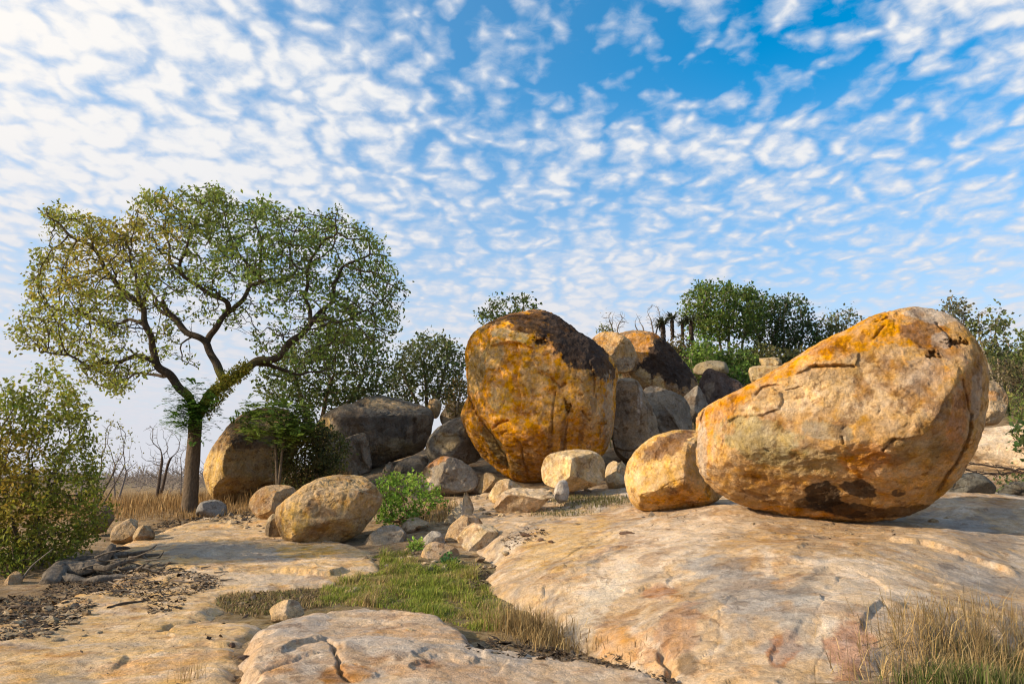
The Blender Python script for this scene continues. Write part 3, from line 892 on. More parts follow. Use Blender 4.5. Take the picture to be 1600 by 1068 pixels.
# the tall orange boulder in the middle
boulder('boulder', 'tallest orange streaked boulder with a dark lichen cap in the middle of the pile',
    [(725, 551), (730, 536), (738, 522), (755, 510), (782, 498), (815, 489), (848, 484), (872, 484), (890, 491), (908, 506), (929, 527), (947, 548), (959, 566), (967, 584), (962, 610), (962, 650), (953, 690),
     (945, 712), (915, 730), (880, 745), (848, 756), (824, 757), (794, 750), (779, 740), (761, 725), (743, 707), (729, 680), (719, 656), (719, 638), (728, 618), (729, 602), (726, 581)], 22.3, thick=.85, pe=2.6,
    facets=[(-.15, -1, .1, .70), (.85, -.6, .0, .90), (-.75, -.65, .05, .84), (0.1, -.75, .75, .90), (-.4, -.6, -.75, .84), (.3, -.7, -.7, .82), (0, -.5, -.85, .86)],
    cracks=[([(729, 612), (746, 644), (770, 677), (791, 710), (796, 735), (800, 752)], 'recess', 3, .42), ([(729, 612), (746, 644), (770, 677), (791, 710), (796, 735)], 'crack', 3., .35),
            ([(769, 670), (780, 660), (795, 655)], 'crack', 2., .16), ([(783, 677), (793, 672)], 'crack', 2., .12), ([(757, 602), (766, 640), (776, 646)], 'step', 1.6, .10),
            ([(806, 530), (815, 560), (808, 590), (815, 620), (812, 650)], 'step', 1.6, .12), ([(840, 580), (862, 590), (875, 605), (886, 598)], 'crack', 1.8, .14), ([(830, 560), (850, 585), (866, 592)], 'step', 1.6, .08),
            ([(888, 640), (885, 665), (882, 690), (880, 710)], 'crack', 2.2, .10), ([(887, 635)], 'hole', (6, 9), .25), ([(908, 640), (916, 652), (922, 658)], 'crack', 1.6, .12), ([(868, 610), (864, 640), (862, 680)], 'crack', 1.8, .10),
            ([(808, 685), (815, 700), (818, 720), (828, 750)], 'crack', 2.0, .16), ([(765, 540), (800, 535), (835, 545)], 'step', 2.2, .14), ([(905, 615), (912, 617)], 'crack', 2, .1), ([(938, 665), (948, 660)], 'crack', 1.6, .1),
            ([(842, 532)], 'hole', (9, 5), .18), ([(740, 650), (752, 690), (765, 712)], 'step', 1.5, .08), ([(780, 570), (790, 600), (782, 625)], 'step', 1.6, .08), ([(920, 560), (930, 590), (928, 620)], 'step', 1.8, .12)],
    stains_shading=[(800, 503, 66, 22, -8, BRN * .7, .85), (850, 502, 56, 26, 0, BRN * .6, .85), (893, 522, 58, 38, 42, BLK, .95), (908, 548, 34, 50, -20, BLK, .95), (930, 560, 24, 54, -35, BLK * 1.2, .92), (918, 592, 13, 38, -8, BLK * 1.2, .92), (926, 616, 7, 28, -5, BLK, .9), (898, 575, 6, 26, -4, BLK, .8),
            (880, 497, 30, 16, 20, BLK, .9), (842, 534, 12, 6, 0, BLK, .85), (760, 530, 40, 24, -30, GOLD * 1.1, .9), (800, 525, 40, 10, 14, np.array([.7, .48, .2]), .8), (735, 570, 14, 40, 0, GOLD, .8),
            (745, 575, 16, 40, 10, OLIVE * 1.1, .6), (775, 555, 22, 30, 0, OLIVE * 1.2, .55), (800, 570, 20, 60, 0, GOLD, .55), (835, 590, 26, 30, 0, OLIVE * 1.3, .4), (782, 625, 18, 26, 0, np.array([.62, .4, .14]), .7),
            (800, 670, 34, 34, 30, GOLD * 1.05, .8), (865, 660, 24, 80, 4, OCH * .8, .5), (880, 690, 7, 50, 2, BRN, .7), (860, 690, 5, 44, 2, BRN, .6), (908, 680, 5, 40, 2, BRN, .5), (760, 690, 20, 60, -35, GOLD, .6), (775, 700, 10, 46, -32, OLIVE * .8, .8),
            (780, 735, 40, 12, 25, GOLD, .6), (830, 720, 30, 40, 0, BRN * 1.4, .5), (930, 640, 26, 50, 0, np.array([.42, .26, .12]), .6), (950, 640, 10, 70, 0, np.array([.35, .26, .17]), .7), (900, 600, 34, 30, 0, OCH, .6)],
    tints=[(GOLD * .97, 1.0, -.15, .4, .6, .45), (np.array([.44, .28, .085]), 1.4, .12, .5, .6, .6), (np.array([.60, .38, .14]), 1.2, .1, .5, .5, 1), (BRN, 1.8, .28, .5, .5, .35), (BRN * .8, 5.5, .25, .42, .6, .8)],
    base=np.array([.56, .265, .05]), lvl=7, amp=.03, freq=1.7, seed=2, rough=.045, gain=1.24)

boulder('boulder', 'smooth rounded golden boulder with a crusty brown patch left of the huge balanced one',
    [(974, 737), (982, 716), (1012, 688), (1048, 672), (1080, 668), (1108, 676), (1128, 715), (1138, 755), (1134, 777), (1100, 792), (1052, 799), (1008, 801), (988, 793), (976, 768)], 15.0, thick=.9, pe=2.6,
    facets=[(-.3, -1, .35, .62), (.75, -.65, .1, .62), (-.8, -.5, .2, .86), (.1, -.6, -.8, .70), (0, -.5, .86, .72)],
    cracks=[([(1072, 676), (1064, 700), (1048, 720), (1030, 745)], 'step', 2, .03), ([(1000, 790), (1020, 770), (1050, 752), (1075, 745)], 'step', 2, .03)],
    stains_shading=[(1040, 697, 44, 17, -28, np.array([.20, .105, .055]), .8), (1015, 712, 20, 10, -30, np.array([.22, .12, .06]), .6), (1060, 682, 24, 9, -10, BRN, .6), (1020, 750, 60, 30, -10, np.array([.66, .42, .16]), .6), (1060, 780, 60, 16, -6, GOLD, .5)],
    tints=[(np.array([.64, .42, .2]), 1.5, 0, .4, .6, 1), (OCH, 2, .15, .45, .5, 1)], base=np.array([.60, .37, .145]), lvl=6, amp=.03, seed=3, rough=.02)

boulder('boulder', 'squarish cream block with a bright flat face in front of the tallest orange boulder',
    [(845, 729), (851, 715), (865, 706), (885, 703), (902, 700), (925, 703), (937, 710), (945, 720), (947, 737), (943, 752), (926, 761), (897, 767), (888, 768), (858, 760), (848, 754), (845, 739)], 18.6, thick=1.1, pe=3.2,
    facets=[(-.72, -.70, .12, .70), (.62, -.78, .05, .64), (0, -.3, 1, .62), (0.2, -.55, -.8, .66)], soft=.03,
    stains_shading=[(875, 735, 30, 30, 0, np.array([.66, .47, .24]), .6), (920, 730, 20, 26, 0, np.array([.45, .34, .2]), .6)], tints=[(SAND, 2.4, .1, .4, .5, 1)],  # left face lightened, right face darkened to imitate sun and shade
    base=np.array([.60, .43, .23]), lvl=6, amp=.02, seed=4, rough=.018, smooth_outline=1)

boulder('boulder', 'curved pale rock shard lying flat like a broken shell before the cream block',
    [(768, 793), (779, 783), (792, 772), (808, 765), (824, 768), (842, 772), (858, 764), (867, 760), (864, 772), (852, 787), (826, 799), (796, 802)], 16.7, thick=.75, pe=2.2,
    facets=[(0.05, -.35, 1, .18), (-.1, -.7, -.7, .34)], soft=.04, tints=[(CREAM, 3, 0, .4, .6, 1)], base=np.array([.56, .41, .25]), lvl=5, amp=.03, seed=5, rough=.02, smooth_outline=1, cat='rock')
boulder('boulder', 'small pointed tan rock touching the curved shard behind its left end',
    [(760, 779), (772, 764), (780, 751), (792, 746), (804, 754), (821, 764), (818, 776), (790, 783)], 17.6, thick=.9, facets=[(-.5, -.8, .3, .45), (.7, -.6, .3, .5)], soft=.03,
    base=np.array([.55, .38, .2]), tints=[(CREAM, 3, 0, .4, .5, 1)], lvl=5, seed=6, rough=.02, smooth_outline=1, cat='rock')
boulder('boulder', 'small rounded grey-white rock at the foot of the cream block',
    [(864, 766), (873, 753), (882, 748), (888, 757), (890, 770), (886, 780), (868, 781)], 17.2, thick=1, base=np.array([.46, .40, .33]), lvl=4, seed=7, smooth_outline=1, cat='rock')
boulder('boulder', 'low broken tan rock tucked between the cream block and the golden boulder',
    [(944, 730), (950, 722), (960, 720), (968, 726), (976, 717), (984, 725), (984, 752), (974, 763), (948, 760)], 19.6, thick=1.1, base=np.array([.50, .37, .22]), facets=[(-.6, -.6, .6, .5), (.5, -.7, .5, .5)], soft=.03, lvl=5, seed=8, smooth_outline=1, cat='rock')

# rocks around the hollow with the green bush
boulder('boulder', 'thin upright pointed shard standing between the green bush and flat rock',
    [(688, 819), (700, 805), (712, 794), (722, 783), (728, 768), (735, 770), (741, 787), (740, 799), (722, 806), (704, 816)], 16.4, thick=.6, pe=2.8,
    facets=[(-.5, -.8, .35, .2), (.75, -.6, .2, .34)], soft=.02, base=np.array([.50, .39, .25]), tints=[(GREY, 3, .1, .4, .6, 1)], lvl=5, seed=9, smooth_outline=1, cat='rock')
boulder('boulder', 'wedge-shaped tan rock leaning behind the larger cream broken rock',
    [(694, 846), (700, 828), (712, 812), (732, 801), (750, 812), (758, 826), (745, 846), (715, 852)], 14.9, thick=.9, facets=[(-.4, -.8, .4, .42), (.6, -.7, .3, .5)], soft=.03, base=np.array([.50, .345, .20]), tints=[(ORANGE, 3, .15, .4, .5, 1)], lvl=5, seed=10, smooth_outline=1, cat='rock')
boulder('boulder', 'angular cream broken rock with a flat lit top at the edge of the dome',
    [(712, 850), (718, 832), (728, 822), (745, 816), (770, 821), (787, 837), (784, 853), (768, 866), (750, 876), (730, 864)], 14.0, thick=1.0, pe=3,
    facets=[(-.45, -.55, .75, .40), (.45, -.85, -.1, .44), (.2, -.2, 1, .55)], soft=.02, base=np.array([.60, .45, .27]), tints=[(CREAM, 3, 0, .4, .5, 1)], lvl=5, seed=11, smooth_outline=1, cat='rock')
boulder('boulder', 'low reddish rock in the green grass in front of the cream broken rock',
    [(655, 884), (660, 862), (670, 848), (692, 845), (714, 850), (720, 870), (712, 882), (685, 890), (668, 892)], 13.1, thick=.9, facets=[(0, -.6, .8, .5), (.6, -.8, 0, .6)], soft=.03, base=np.array([.42, .29, .18]), tints=[(np.array([.55, .36, .12]), 3, .1, .4, .7, 1)], lvl=5, seed=12, smooth_outline=1, cat='rock')
boulder('boulder', 'shaded grey-brown rock under the right side of the round tan boulder',
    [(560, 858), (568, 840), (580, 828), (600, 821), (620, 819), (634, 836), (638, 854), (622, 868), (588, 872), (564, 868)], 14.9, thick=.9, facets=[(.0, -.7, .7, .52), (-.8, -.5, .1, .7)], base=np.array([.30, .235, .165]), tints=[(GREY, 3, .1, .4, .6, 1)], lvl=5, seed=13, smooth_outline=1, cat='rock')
boulder('boulder', 'flat tilted stone slab jutting out beneath the bright green bush',
    [(622, 826), (640, 816), (668, 807), (671, 812), (656, 822), (632, 832)], 15.8, thick=1.2, pe=3, facets=[(.1, -.2, 1, .16)], soft=.02, base=np.array([.40, .30, .19]), lvl=4, seed=14, smooth_outline=1, cat='rock', amp=.02)
boulder('boulder', 'small pale grey stone behind the low reddish rock in the hollow',
    [(660, 846), (668, 834), (680, 827), (692, 834), (697, 848), (680, 856), (664, 854)], 14.6, thick=.9, base=np.array([.42, .36, .29]), lvl=4, seed=15, smooth_outline=1, cat='rock')

boulder('boulder', 'round tan boulder resting alone on the sloping rock pavement',
    [(428, 806), (431, 793), (452, 772), (480, 756), (512, 745), (540, 741), (568, 740), (581, 755), (597, 778), (599, 790), (587, 812), (561, 836), (526, 851), (490, 857), (470, 853), (446, 845), (437, 832), (429, 818)], 15.2, thick=.9, pe=2.4,
    facets=[(-.2, -1, .25, .64), (.1, -.35, .95, .66), (.7, -.65, -.25, .80), (-.8, -.55, -.1, .95), (.1, -.7, -.75, .66)],
    cracks=[([(596, 776), (575, 770), (550, 762), (525, 768), (505, 763), (490, 766)], 'step', 1.8, .06), ([(500, 820), (540, 815), (570, 805)], 'step', 1.8, .025), ([(438, 800), (442, 820), (450, 838)], 'step', 1.8, .04)],
    stains_shading=[(460, 815, 26, 30, 20, np.array([.62, .39, .12]), .7), (540, 752, 50, 12, -4, np.array([.55, .37, .18]), .6), (540, 830, 60, 20, -10, np.array([.42, .27, .12]), .6)],  # golden lower left and darker lower right are painted sunlight and shade
    tints=[(np.array([.50, .34, .17]), 1.8, 0, .4, .5, 1), (GREY, 2.5, .2, .5, .4, 1)], base=np.array([.455, .305, .15]), lvl=6, amp=.03, seed=16, rough=.024)
boulder('boulder', 'reddish tan squarish rock partly hidden behind the round boulder at its upper left',
    [(388, 795), (391, 778), (407, 763), (436, 756), (458, 759), (470, 780), (455, 800), (420, 812), (396, 809)], 17.6, thick=.95, facets=[(-.6, -.7, .3, .62), (.6, -.75, .1, .62), (0, -.3, .95, .62)], soft=.04,
    base=np.array([.42, .28, .15]), tints=[(ORANGE, 2.5, .1, .4, .5, 1), (GREY, 3, .2, .5, .5, 1)], lvl=5, seed=17, smooth_outline=1)
boulder('boulder', 'small dark-faced upright stone wedged against the left end of the round boulder',
    [(413, 838), (415, 808), (428, 800), (438, 806), (442, 842), (424, 846)], 15.5, thick=.9, facets=[(.2, -1, -.1, .5)], base=np.array([.34, .26, .16]), stains_shading=[(421, 828, 8, 14, 0, DARK * 1.5, .7)], lvl=4, seed=18, smooth_outline=1, cat='rock')

# left group under the trees
boulder('boulder', 'big smooth egg-shaped boulder right of the trunk of the large tree',
    [(316, 742), (318, 723), (331, 700), (347, 679), (365, 658), (389, 641), (423, 633), (449, 636), (466, 660), (465, 700), (455, 735), (430, 762), (392, 783), (357, 788), (334, 781), (323, 762)], 23.0, thick=.95, pe=2.3,
    facets=[(.45, -.88, -.05, .50), (-.9, -.4, .05, .80), (0, -.6, .75, .66), (.2, -.55, -.75, .72)], soft=.04,
    cracks=[([(345, 705), (362, 690), (390, 684), (425, 690), (450, 700)][::-1], 'step', 5, .10)],
    stains_shading=[(375, 665, 60, 34, -38, np.array([.28, .17, .09]), .75), (395, 690, 46, 14, -6, DARK * 1.6, .75), (335, 745, 26, 40, 10, np.array([.56, .37, .14]), .7), (390, 730, 40, 34, 0, np.array([.33, .25, .14]), .6), (420, 645, 40, 12, 0, BRN, .6)],  # pale left edge and darker right face painted as sun and shade
    tints=[(np.array([.46, .33, .16]), 1.2, 0, .4, .5, 1)], base=np.array([.44, .31, .15]), lvl=6, amp=.02, seed=19, rough=.03)
boulder('boulder', 'long dark grey boulder with black water streaks under the shady trees',
    [(490, 680), (492, 665), (504, 648), (529, 637), (557, 633), (571, 621), (592, 612), (620, 619), (646, 627), (672, 641), (679, 653), (677, 675), (668, 702), (646, 714), (613, 722), (585, 732), (560, 740), (525, 735), (500, 715)], 25.5, thick=.75, pe=2.6,
    facets=[(.25, -.95, -.12, .50), (-.85, -.5, .1, .98), (.05, -.5, .87, .50), (.3, -.6, -.75, .60)], soft=.05,
    cracks=[([(674, 646), (640, 645), (600, 646), (560, 634)], 'step', 2.5, .10)],
    stains_shading=[(630, 672, 7, 32, 2, DARK, .85), (648, 676, 5, 28, 2, DARK * 1.3, .7), (600, 660, 46, 22, 4, np.array([.10, .10, .095]), .7), (545, 652, 40, 16, -8, DARK * 1.7, .6), (505, 668, 14, 22, 20, np.array([.52, .36, .15]), .8), (600, 630, 50, 10, 6, np.array([.40, .29, .17]), .8), (615, 700, 50, 14, -6, np.array([.24, .2, .12]), .6)],  # tan left end is painted sunlight; black streaks are staining
    tints=[(DARK * 2, 1.6, .05, .4, .6, .4), (np.array([.30, .25, .18]), 1.4, .1, .4, .6, .5)], base=GR2 * .95, lvl=6, amp=.025, seed=20, rough=.035)
boulder('boulder', 'folded grey-brown rock leaning against the long dark boulder behind the shrubs',
    [(486, 742), (492, 712), (506, 695), (541, 684), (571, 673), (577, 684), (579, 706), (582, 728), (579, 744), (540, 750), (500, 750)], 24.0, thick=.8, facets=[(.5, -.85, .15, .50), (-.4, -.8, .45, .55)],
    cracks=[([(572, 680), (560, 690), (566, 715), (576, 735)], 'step', 2, .14), ([(556, 690), (562, 715), (570, 735)], 'crack', 2, .12)], base=np.array([.25, .205, .15]), tints=[(DARK * 2, 2, .1, .4, .5, .5), (np.array([.36, .24, .17]), 2, .15, .4, .6, 1)], lvl=5, seed=21, rough=.03)
boulder('boulder', 'rounded mottled grey boulder touching the left foot of the tallest orange boulder',
    [(663, 703), (667, 688), (683, 669), (706, 655), (725, 649), (750, 660), (760, 700), (750, 722), (725, 728), (690, 726), (670, 720)], 23.6, thick=.9, facets=[(-.2, -1, .2, .66), (.6, -.7, -.2, .7)], cracks=[([(690, 682), (710, 680), (730, 684)], 'crack', 2, .1)],
    stains_shading=[(700, 690, 24, 16, 10, np.array([.38, .29, .16]), .7)], tints=[(DARK * 2, 2, .05, .4, .6, 1), (np.array([.36, .28, .17]), 1.6, .1, .4, .6, 1)], base=np.array([.235, .205, .165]), lvl=5, seed=22, rough=.035)
boulder('boulder', 'low grey boulder with a rusty orange crest behind the bright green bush',
    [(650, 744), (662, 727), (690, 710), (714, 715), (739, 730), (749, 745), (747, 763), (730, 773), (690, 776), (660, 770), (651, 758)], 20.6, thick=.85, facets=[(-.65, -.6, .45, .52), (.3, -.9, .3, .50)], soft=.04,
    stains_shading=[(680, 718, 34, 10, -24, np.array([.45, .22, .09]), .8), (662, 740, 12, 18, 0, np.array([.52, .36, .2]), .7)], tints=[(GREY * .8, 2.5, .0, .4, .6, 1), (np.array([.36, .27, .17]), 2, .1, .4, .5, 1)], base=np.array([.29, .235, .17]), lvl=5, seed=23, rough=.03)
boulder('boulder', 'dim grey rock wedged low between the long dark boulder and the mottled one',
    [(612, 738), (620, 724), (632, 715), (648, 711), (664, 712), (672, 726), (662, 742), (630, 748)], 23.6, thick=.8, base=GR2, lvl=5, seed=24, smooth_outline=1, cat='rock')
boulder('boulder', 'small upright wedge of stone below the long dark boulder',
    [(595, 738), (602, 727), (610, 719), (617, 731), (615, 744), (602, 746)], 23.0, thick=.7, base=np.array([.24, .2, .15]), lvl=4, seed=25, smooth_outline=1, cat='rock')
boulder('boulder', 'small tan stone perched high behind the right end of the long dark boulder',
    [(668, 628), (678, 621), (690, 626), (690, 642), (680, 650), (668, 645)], 27.5, thick=.9, base=np.array([.38, .26, .14]), lvl=4, seed=26, smooth_outline=1, cat='rock')
boulder('boulder', 'rounded pale brown stone half hidden by leaves above the mottled grey boulder',
    [(686, 655), (690, 636), (702, 628), (720, 625), (736, 640), (730, 665), (700, 668)], 26.5, thick=.9, base=np.array([.34, .26, .17]), lvl=5, seed=27, smooth_outline=1, cat='rock')
boulder('boulder', 'small brown rock jammed under the left foot of the tallest orange boulder',
    [(746, 760), (752, 742), (766, 736), (784, 744), (788, 758), (770, 766), (750, 768)], 20.6, thick=.9, facets=[(-.6, -.7, .3, .5)], base=np.array([.40, .27, .14]), lvl=5, seed=28, smooth_outline=1, cat='rock')
boulder('boulder', 'small grey-blue rock at the foot of the large tree',
    [(304, 802), (312, 785), (326, 780), (342, 781), (358, 797), (348, 808), (310, 808)], 19.8, thick=.9, facets=[(.3, -.8, .5, .5)], base=np.array([.27, .25, .23]), lvl=5, seed=29, smooth_outline=1, cat='rock')
boulder('boulder', 'tan cracked rock beside the leafy bush at the left, larger of two',
    [(170, 838), (176, 822), (188, 811), (205, 809), (217, 818), (216, 838), (196, 848), (176, 847)], 15.7, thick=.9, facets=[(-.3, -.8, .4, .55)], base=np.array([.42, .30, .18]), tints=[(CREAM, 3, .1, .4, .5, 1)], lvl=5, seed=30, smooth_outline=1, cat='rock')
boulder('boulder', 'tan rock right of the larger cracked rock by the leafy bush',
    [(206, 838), (212, 824), (224, 818), (238, 826), (244, 836), (232, 846), (212, 846)], 15.4, thick=.9, base=np.array([.40, .29, .17]), lvl=5, seed=31, smooth_outline=1, cat='rock')
boulder('boulder', 'dark brown boulder mostly hidden behind the leafy bush at the left',
    [(130, 815), (140, 796), (160, 788), (176, 793), (181, 810), (172, 826), (140, 830)], 17.5, thick=.9, base=np.array([.17, .125, .085]), lvl=5, seed=32, smooth_outline=1, cat='rock')
boulder('boulder', 'tan rock under the leafy bush left of the dead log',
    [(2, 926), (8, 908), (16, 897), (28, 891), (36, 902), (34, 924), (18, 934)], 11.2, thick=1, facets=[(.2, -.9, .3, .5)], base=np.array([.40, .27, .15]), lvl=5, seed=33, smooth_outline=1, cat='rock')
boulder('boulder', 'single tan stone at the back edge of the front slab beside the grass',
    [(418, 966), (426, 950), (438, 939), (456, 935), (470, 945), (478, 957), (460, 964), (432, 970)], 8.6, thick=.9, facets=[(-.5, -.6, .6, .5), (.5, -.7, .5, .45)], soft=.03, base=np.array([.54, .38, .22]), lvl=5, seed=34, smooth_outline=1, cat='stone', amp=.05)
boulder('boulder', 'small flat stone lying in the green grass',
    [(542, 922), (550, 916), (562, 918), (568, 924), (556, 929), (545, 927)], 10.3, thick=1, base=np.array([.46, .36, .25]), lvl=4, seed=35, smooth_outline=1, cat='stone')

# the pile behind, right of the tall boulder
boulder('boulder', 'pale orange topmost boulder perched behind the tallest orange boulder',
    [(915, 540), (928, 523), (944, 517), (961, 517), (984, 528), (994, 543), (996, 566), (990, 578), (974, 584), (950, 582), (925, 570)], 27.5, thick=.9, facets=[(-.2, -.9, .4, .62), (.6, -.7, -.2, .62)], soft=.04,
    stains_shading=[(985, 548, 14, 20, 0, np.array([.4, .3, .18]), .6), (975, 568, 30, 12, -10, np.array([.30, .235, .17]), .8), (950, 530, 30, 12, 10, np.array([.58, .35, .14]), .7)], base=np.array([.52, .33, .15]), tints=[(BRN, 2.2, .2, .45, .6, 1)], lvl=5, seed=36, rough=.04)
boulder('boulder', 'large boulder with orange top and black streaked flank behind the grey columns',
    [(955, 535), (965, 522), (982, 516), (1006, 516), (1025, 521), (1041, 534), (1063, 557), (1082, 577), (1092, 597), (1090, 625), (1065, 640), (1030, 630), (1000, 615), (975, 595), (960, 570)], 29.0, thick=.8, facets=[(-.1, -1, .1, .62), (.6, -.7, .35, .60)], soft=.05,
    stains_shading=[(1035, 560, 34, 44, -40, BLK, .95), (1010, 580, 22, 20, -20, BLK, .9), (1062, 585, 24, 34, -40, BLK, .95), (1000, 530, 30, 14, 0, np.array([.60, .31, .10]), .85), (1025, 523, 12, 8, 0, np.array([.48, .2, .07]), .8), (1000, 545, 14, 20, 0, np.array([.56, .28, .09]), .8), (1030, 605, 10, 24, -10, np.array([.48, .33, .16]), .85), (1000, 592, 20, 16, 20, np.array([.42, .30, .16]), .8), (1055, 612, 6, 16, 0, np.array([.45, .32, .18]), .7)],
    base=np.array([.30, .19, .10]), tints=[(BLK * 1.5, 1.5, .1, .4, .6, .6)], lvl=6, seed=37, rough=.045)
boulder('boulder', 'tall grey slab-sided boulder right beside the tallest orange boulder',
    [(954, 600), (963, 589), (988, 587), (1002, 604), (1016, 632), (1032, 680), (1032, 704), (1005, 722), (965, 722), (955, 690), (955, 640)], 23.4, thick=1.1, pe=3.2,
    facets=[(-.1, -1, .12, .50), (.82, -.55, .25, .50), (0, -.3, .95, 1.1)], soft=.03, cracks=[([(994, 592), (1000, 625), (1001, 660), (998, 690)], 'step', 1.5, .04), ([(955, 700), (985, 704), (1020, 695)], 'step', 2, .10)],
    stains_shading=[(975, 640, 12, 20, 0, np.array([.14, .12, .10]), .5), (1000, 625, 4, 50, 5, PALEGREY * .9, .5)], base=np.array([.30, .215, .135]), gain=1.0, tints=[(np.array([.38, .28, .18]), 1.3, 0, .4, .6, 1), (GR2, 2.5, .1, .4, .6, 1)], lvl=6, seed=38, rough=.025, amp=.02, smooth_outline=1)
boulder('boulder', 'blue-grey broken boulder with slanting sides right of the tall grey slab',
    [(1002, 612), (1006, 604), (1017, 599), (1034, 607), (1064, 619), (1079, 640), (1083, 665), (1075, 690), (1040, 700), (1018, 680)], 24.6, thick=.9, pe=2.8, facets=[(-.2, -.75, .62, .48), (.7, -.65, .25, .46), (.1, -1, -.1, .6)], soft=.03,
    cracks=[([(1015, 605), (1035, 635), (1060, 670), (1070, 685)], 'step', 2, .08)], stains_shading=[(1045, 660, 10, 30, -30, DARK * 1.5, .6)], base=np.array([.24, .195, .145]), gain=1.0, tints=[(GR2 * .7, 2.2, .05, .4, .6, 1), (np.array([.36, .3, .24]), 2, .1, .4, .5, 1)], lvl=5, seed=39, rough=.035, smooth_outline=1)
boulder('boulder', 'pointed grey rock between the blue-grey boulder and the dark rock',
    [(1066, 622), (1078, 610), (1087, 599), (1095, 608), (1108, 632), (1105, 655), (1082, 655), (1072, 640)], 26.2, thick=.9, facets=[(-.5, -.75, .4, .40), (.6, -.75, .2, .40)], soft=.03, base=np.array([.23, .195, .155]), lvl=5, seed=40, smooth_outline=1, cat='rock')
boulder('boulder', 'dark purplish-brown boulder at the foot of the wooded hill',
    [(1090, 605), (1094, 590), (1101, 577), (1110, 573), (1130, 581), (1149, 591), (1164, 604), (1170, 640), (1140, 665), (1110, 655), (1096, 630)], 29.5, thick=.85, facets=[(-.5, -.85, .2, .55), (.4, -.85, .4, .55)], soft=.04,
    stains_shading=[(1108, 610, 10, 14, 0, np.array([.24, .19, .14]), .6)], base=np.array([.105, .08, .07]), tints=[(np.array([.15, .09, .065]), 1.5, 0, .4, .7, 1), (BLK, 2, .1, .4, .6, 1)], lvl=5, seed=41, rough=.04)
for (ol, Y, sd, lab) in [([(1168, 586), (1174, 576), (1190, 568), (1215, 566), (1235, 572), (1240, 590), (1200, 605), (1178, 602)], 27.0, 42, 'low layered tan rock peeping over the slope of the huge balanced boulder'),
                         ([(1186, 570), (1187, 557), (1200, 556), (1213, 559), (1224, 566), (1222, 574), (1200, 574)], 27.2, 43, 'small flat tan rock on top of the layered rock before the hill')]:
    boulder('boulder', lab, ol, Y, thick=.9, pe=3, facets=[(0, -.2, 1, .4)], soft=.02, base=np.array([.46, .34, .18]), tints=[(BRN, 3, .1, .35, .7, 3)], lvl=5, seed=sd, rough=.05, smooth_outline=1, cat='rock')
boulder('boulder', 'flat pale rock at the base of the tall hill trees',
    [(1080, 574), (1095, 566), (1112, 562), (1130, 565), (1142, 574), (1130, 584), (1090, 584)], 32.5, thick=.9, base=np.array([.30, .24, .15]), lvl=4, seed=44, smooth_outline=1, cat='rock')
# far right
boulder('boulder', 'smooth tan boulder far right behind the huge balanced boulder',
    [(1510, 640), (1520, 610), (1545, 592), (1562, 600), (1573, 611), (1577, 624), (1570, 645), (1560, 661), (1532, 667), (1515, 662)], 21.0, thick=.9, facets=[(.6, -.7, .2, .6), (-.2, -.95, .1, .68)], soft=.04, stains_shading=[(1548, 618, 14, 8, 0, ORANGE, .6)], base=np.array([.42, .31, .19]), lvl=5, seed=45, rough=.025)
boulder('boulder', 'broad pale cream rock shelf below the far right tan boulder',
    [(1480, 720), (1490, 690), (1525, 667), (1570, 658), (1620, 654), (1700, 665), (1740, 700), (1700, 750), (1600, 760), (1500, 752)], 19.0, thick=.9, pe=2.3, facets=[(0, -.45, .9, .40), (0, -1, .1, .7)], soft=.08, base=np.array([.62, .48, .33]), tints=[(PEACH, 1.5, .05, .4, .5, 1), (GREY, 3, .25, .5, .4, 1)], lvl=6, seed=46, rough=.02, cat='rock')
boulder('boulder', 'dark grey low boulder in shade right of the huge balanced boulder',
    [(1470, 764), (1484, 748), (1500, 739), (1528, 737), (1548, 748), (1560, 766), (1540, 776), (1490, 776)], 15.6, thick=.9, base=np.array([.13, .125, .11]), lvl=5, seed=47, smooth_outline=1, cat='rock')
boulder('boulder', 'dark shaded rock at the right edge under the dry branch',
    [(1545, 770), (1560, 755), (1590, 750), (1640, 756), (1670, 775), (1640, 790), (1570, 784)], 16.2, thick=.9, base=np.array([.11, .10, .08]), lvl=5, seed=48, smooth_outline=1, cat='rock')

# ------------------------------------------------------------------ plants
def frames_tube(pts_, rad, k=6):
    """ring vertices of a tube along pts_"""
    n = len(pts_)
    t = np.gradient(pts_, axis=0); t /= (np.linalg.norm(t, axis=1)[:, None] + 1e-9)
    ref = np.array([0, 0, 1.]) if abs(t[0, 2]) < .9 else np.array([1., 0, 0])
    u = np.cross(t[0], ref); u /= np.linalg.norm(u) + 1e-9
    a = np.linspace(0, 2 * np.pi, k, endpoint=False); ca, sa = np.cos(a)[:, None], np.sin(a)[:, None]
    V = np.empty((n, k, 3))
    for i in range(n):
        u = u - t[i] * (u @ t[i]); u /= np.linalg.norm(u) + 1e-9
        w = np.cross(t[i], u)
        V[i] = pts_[i] + rad[i] * (ca * u + sa * w)
    i = np.arange((n - 1) * k).reshape(n - 1, k)
    j = np.roll(i, -1, 1)
    return V.reshape(-1, 3), np.stack([i, j, j + k, i + k], -1).reshape(-1, 4)


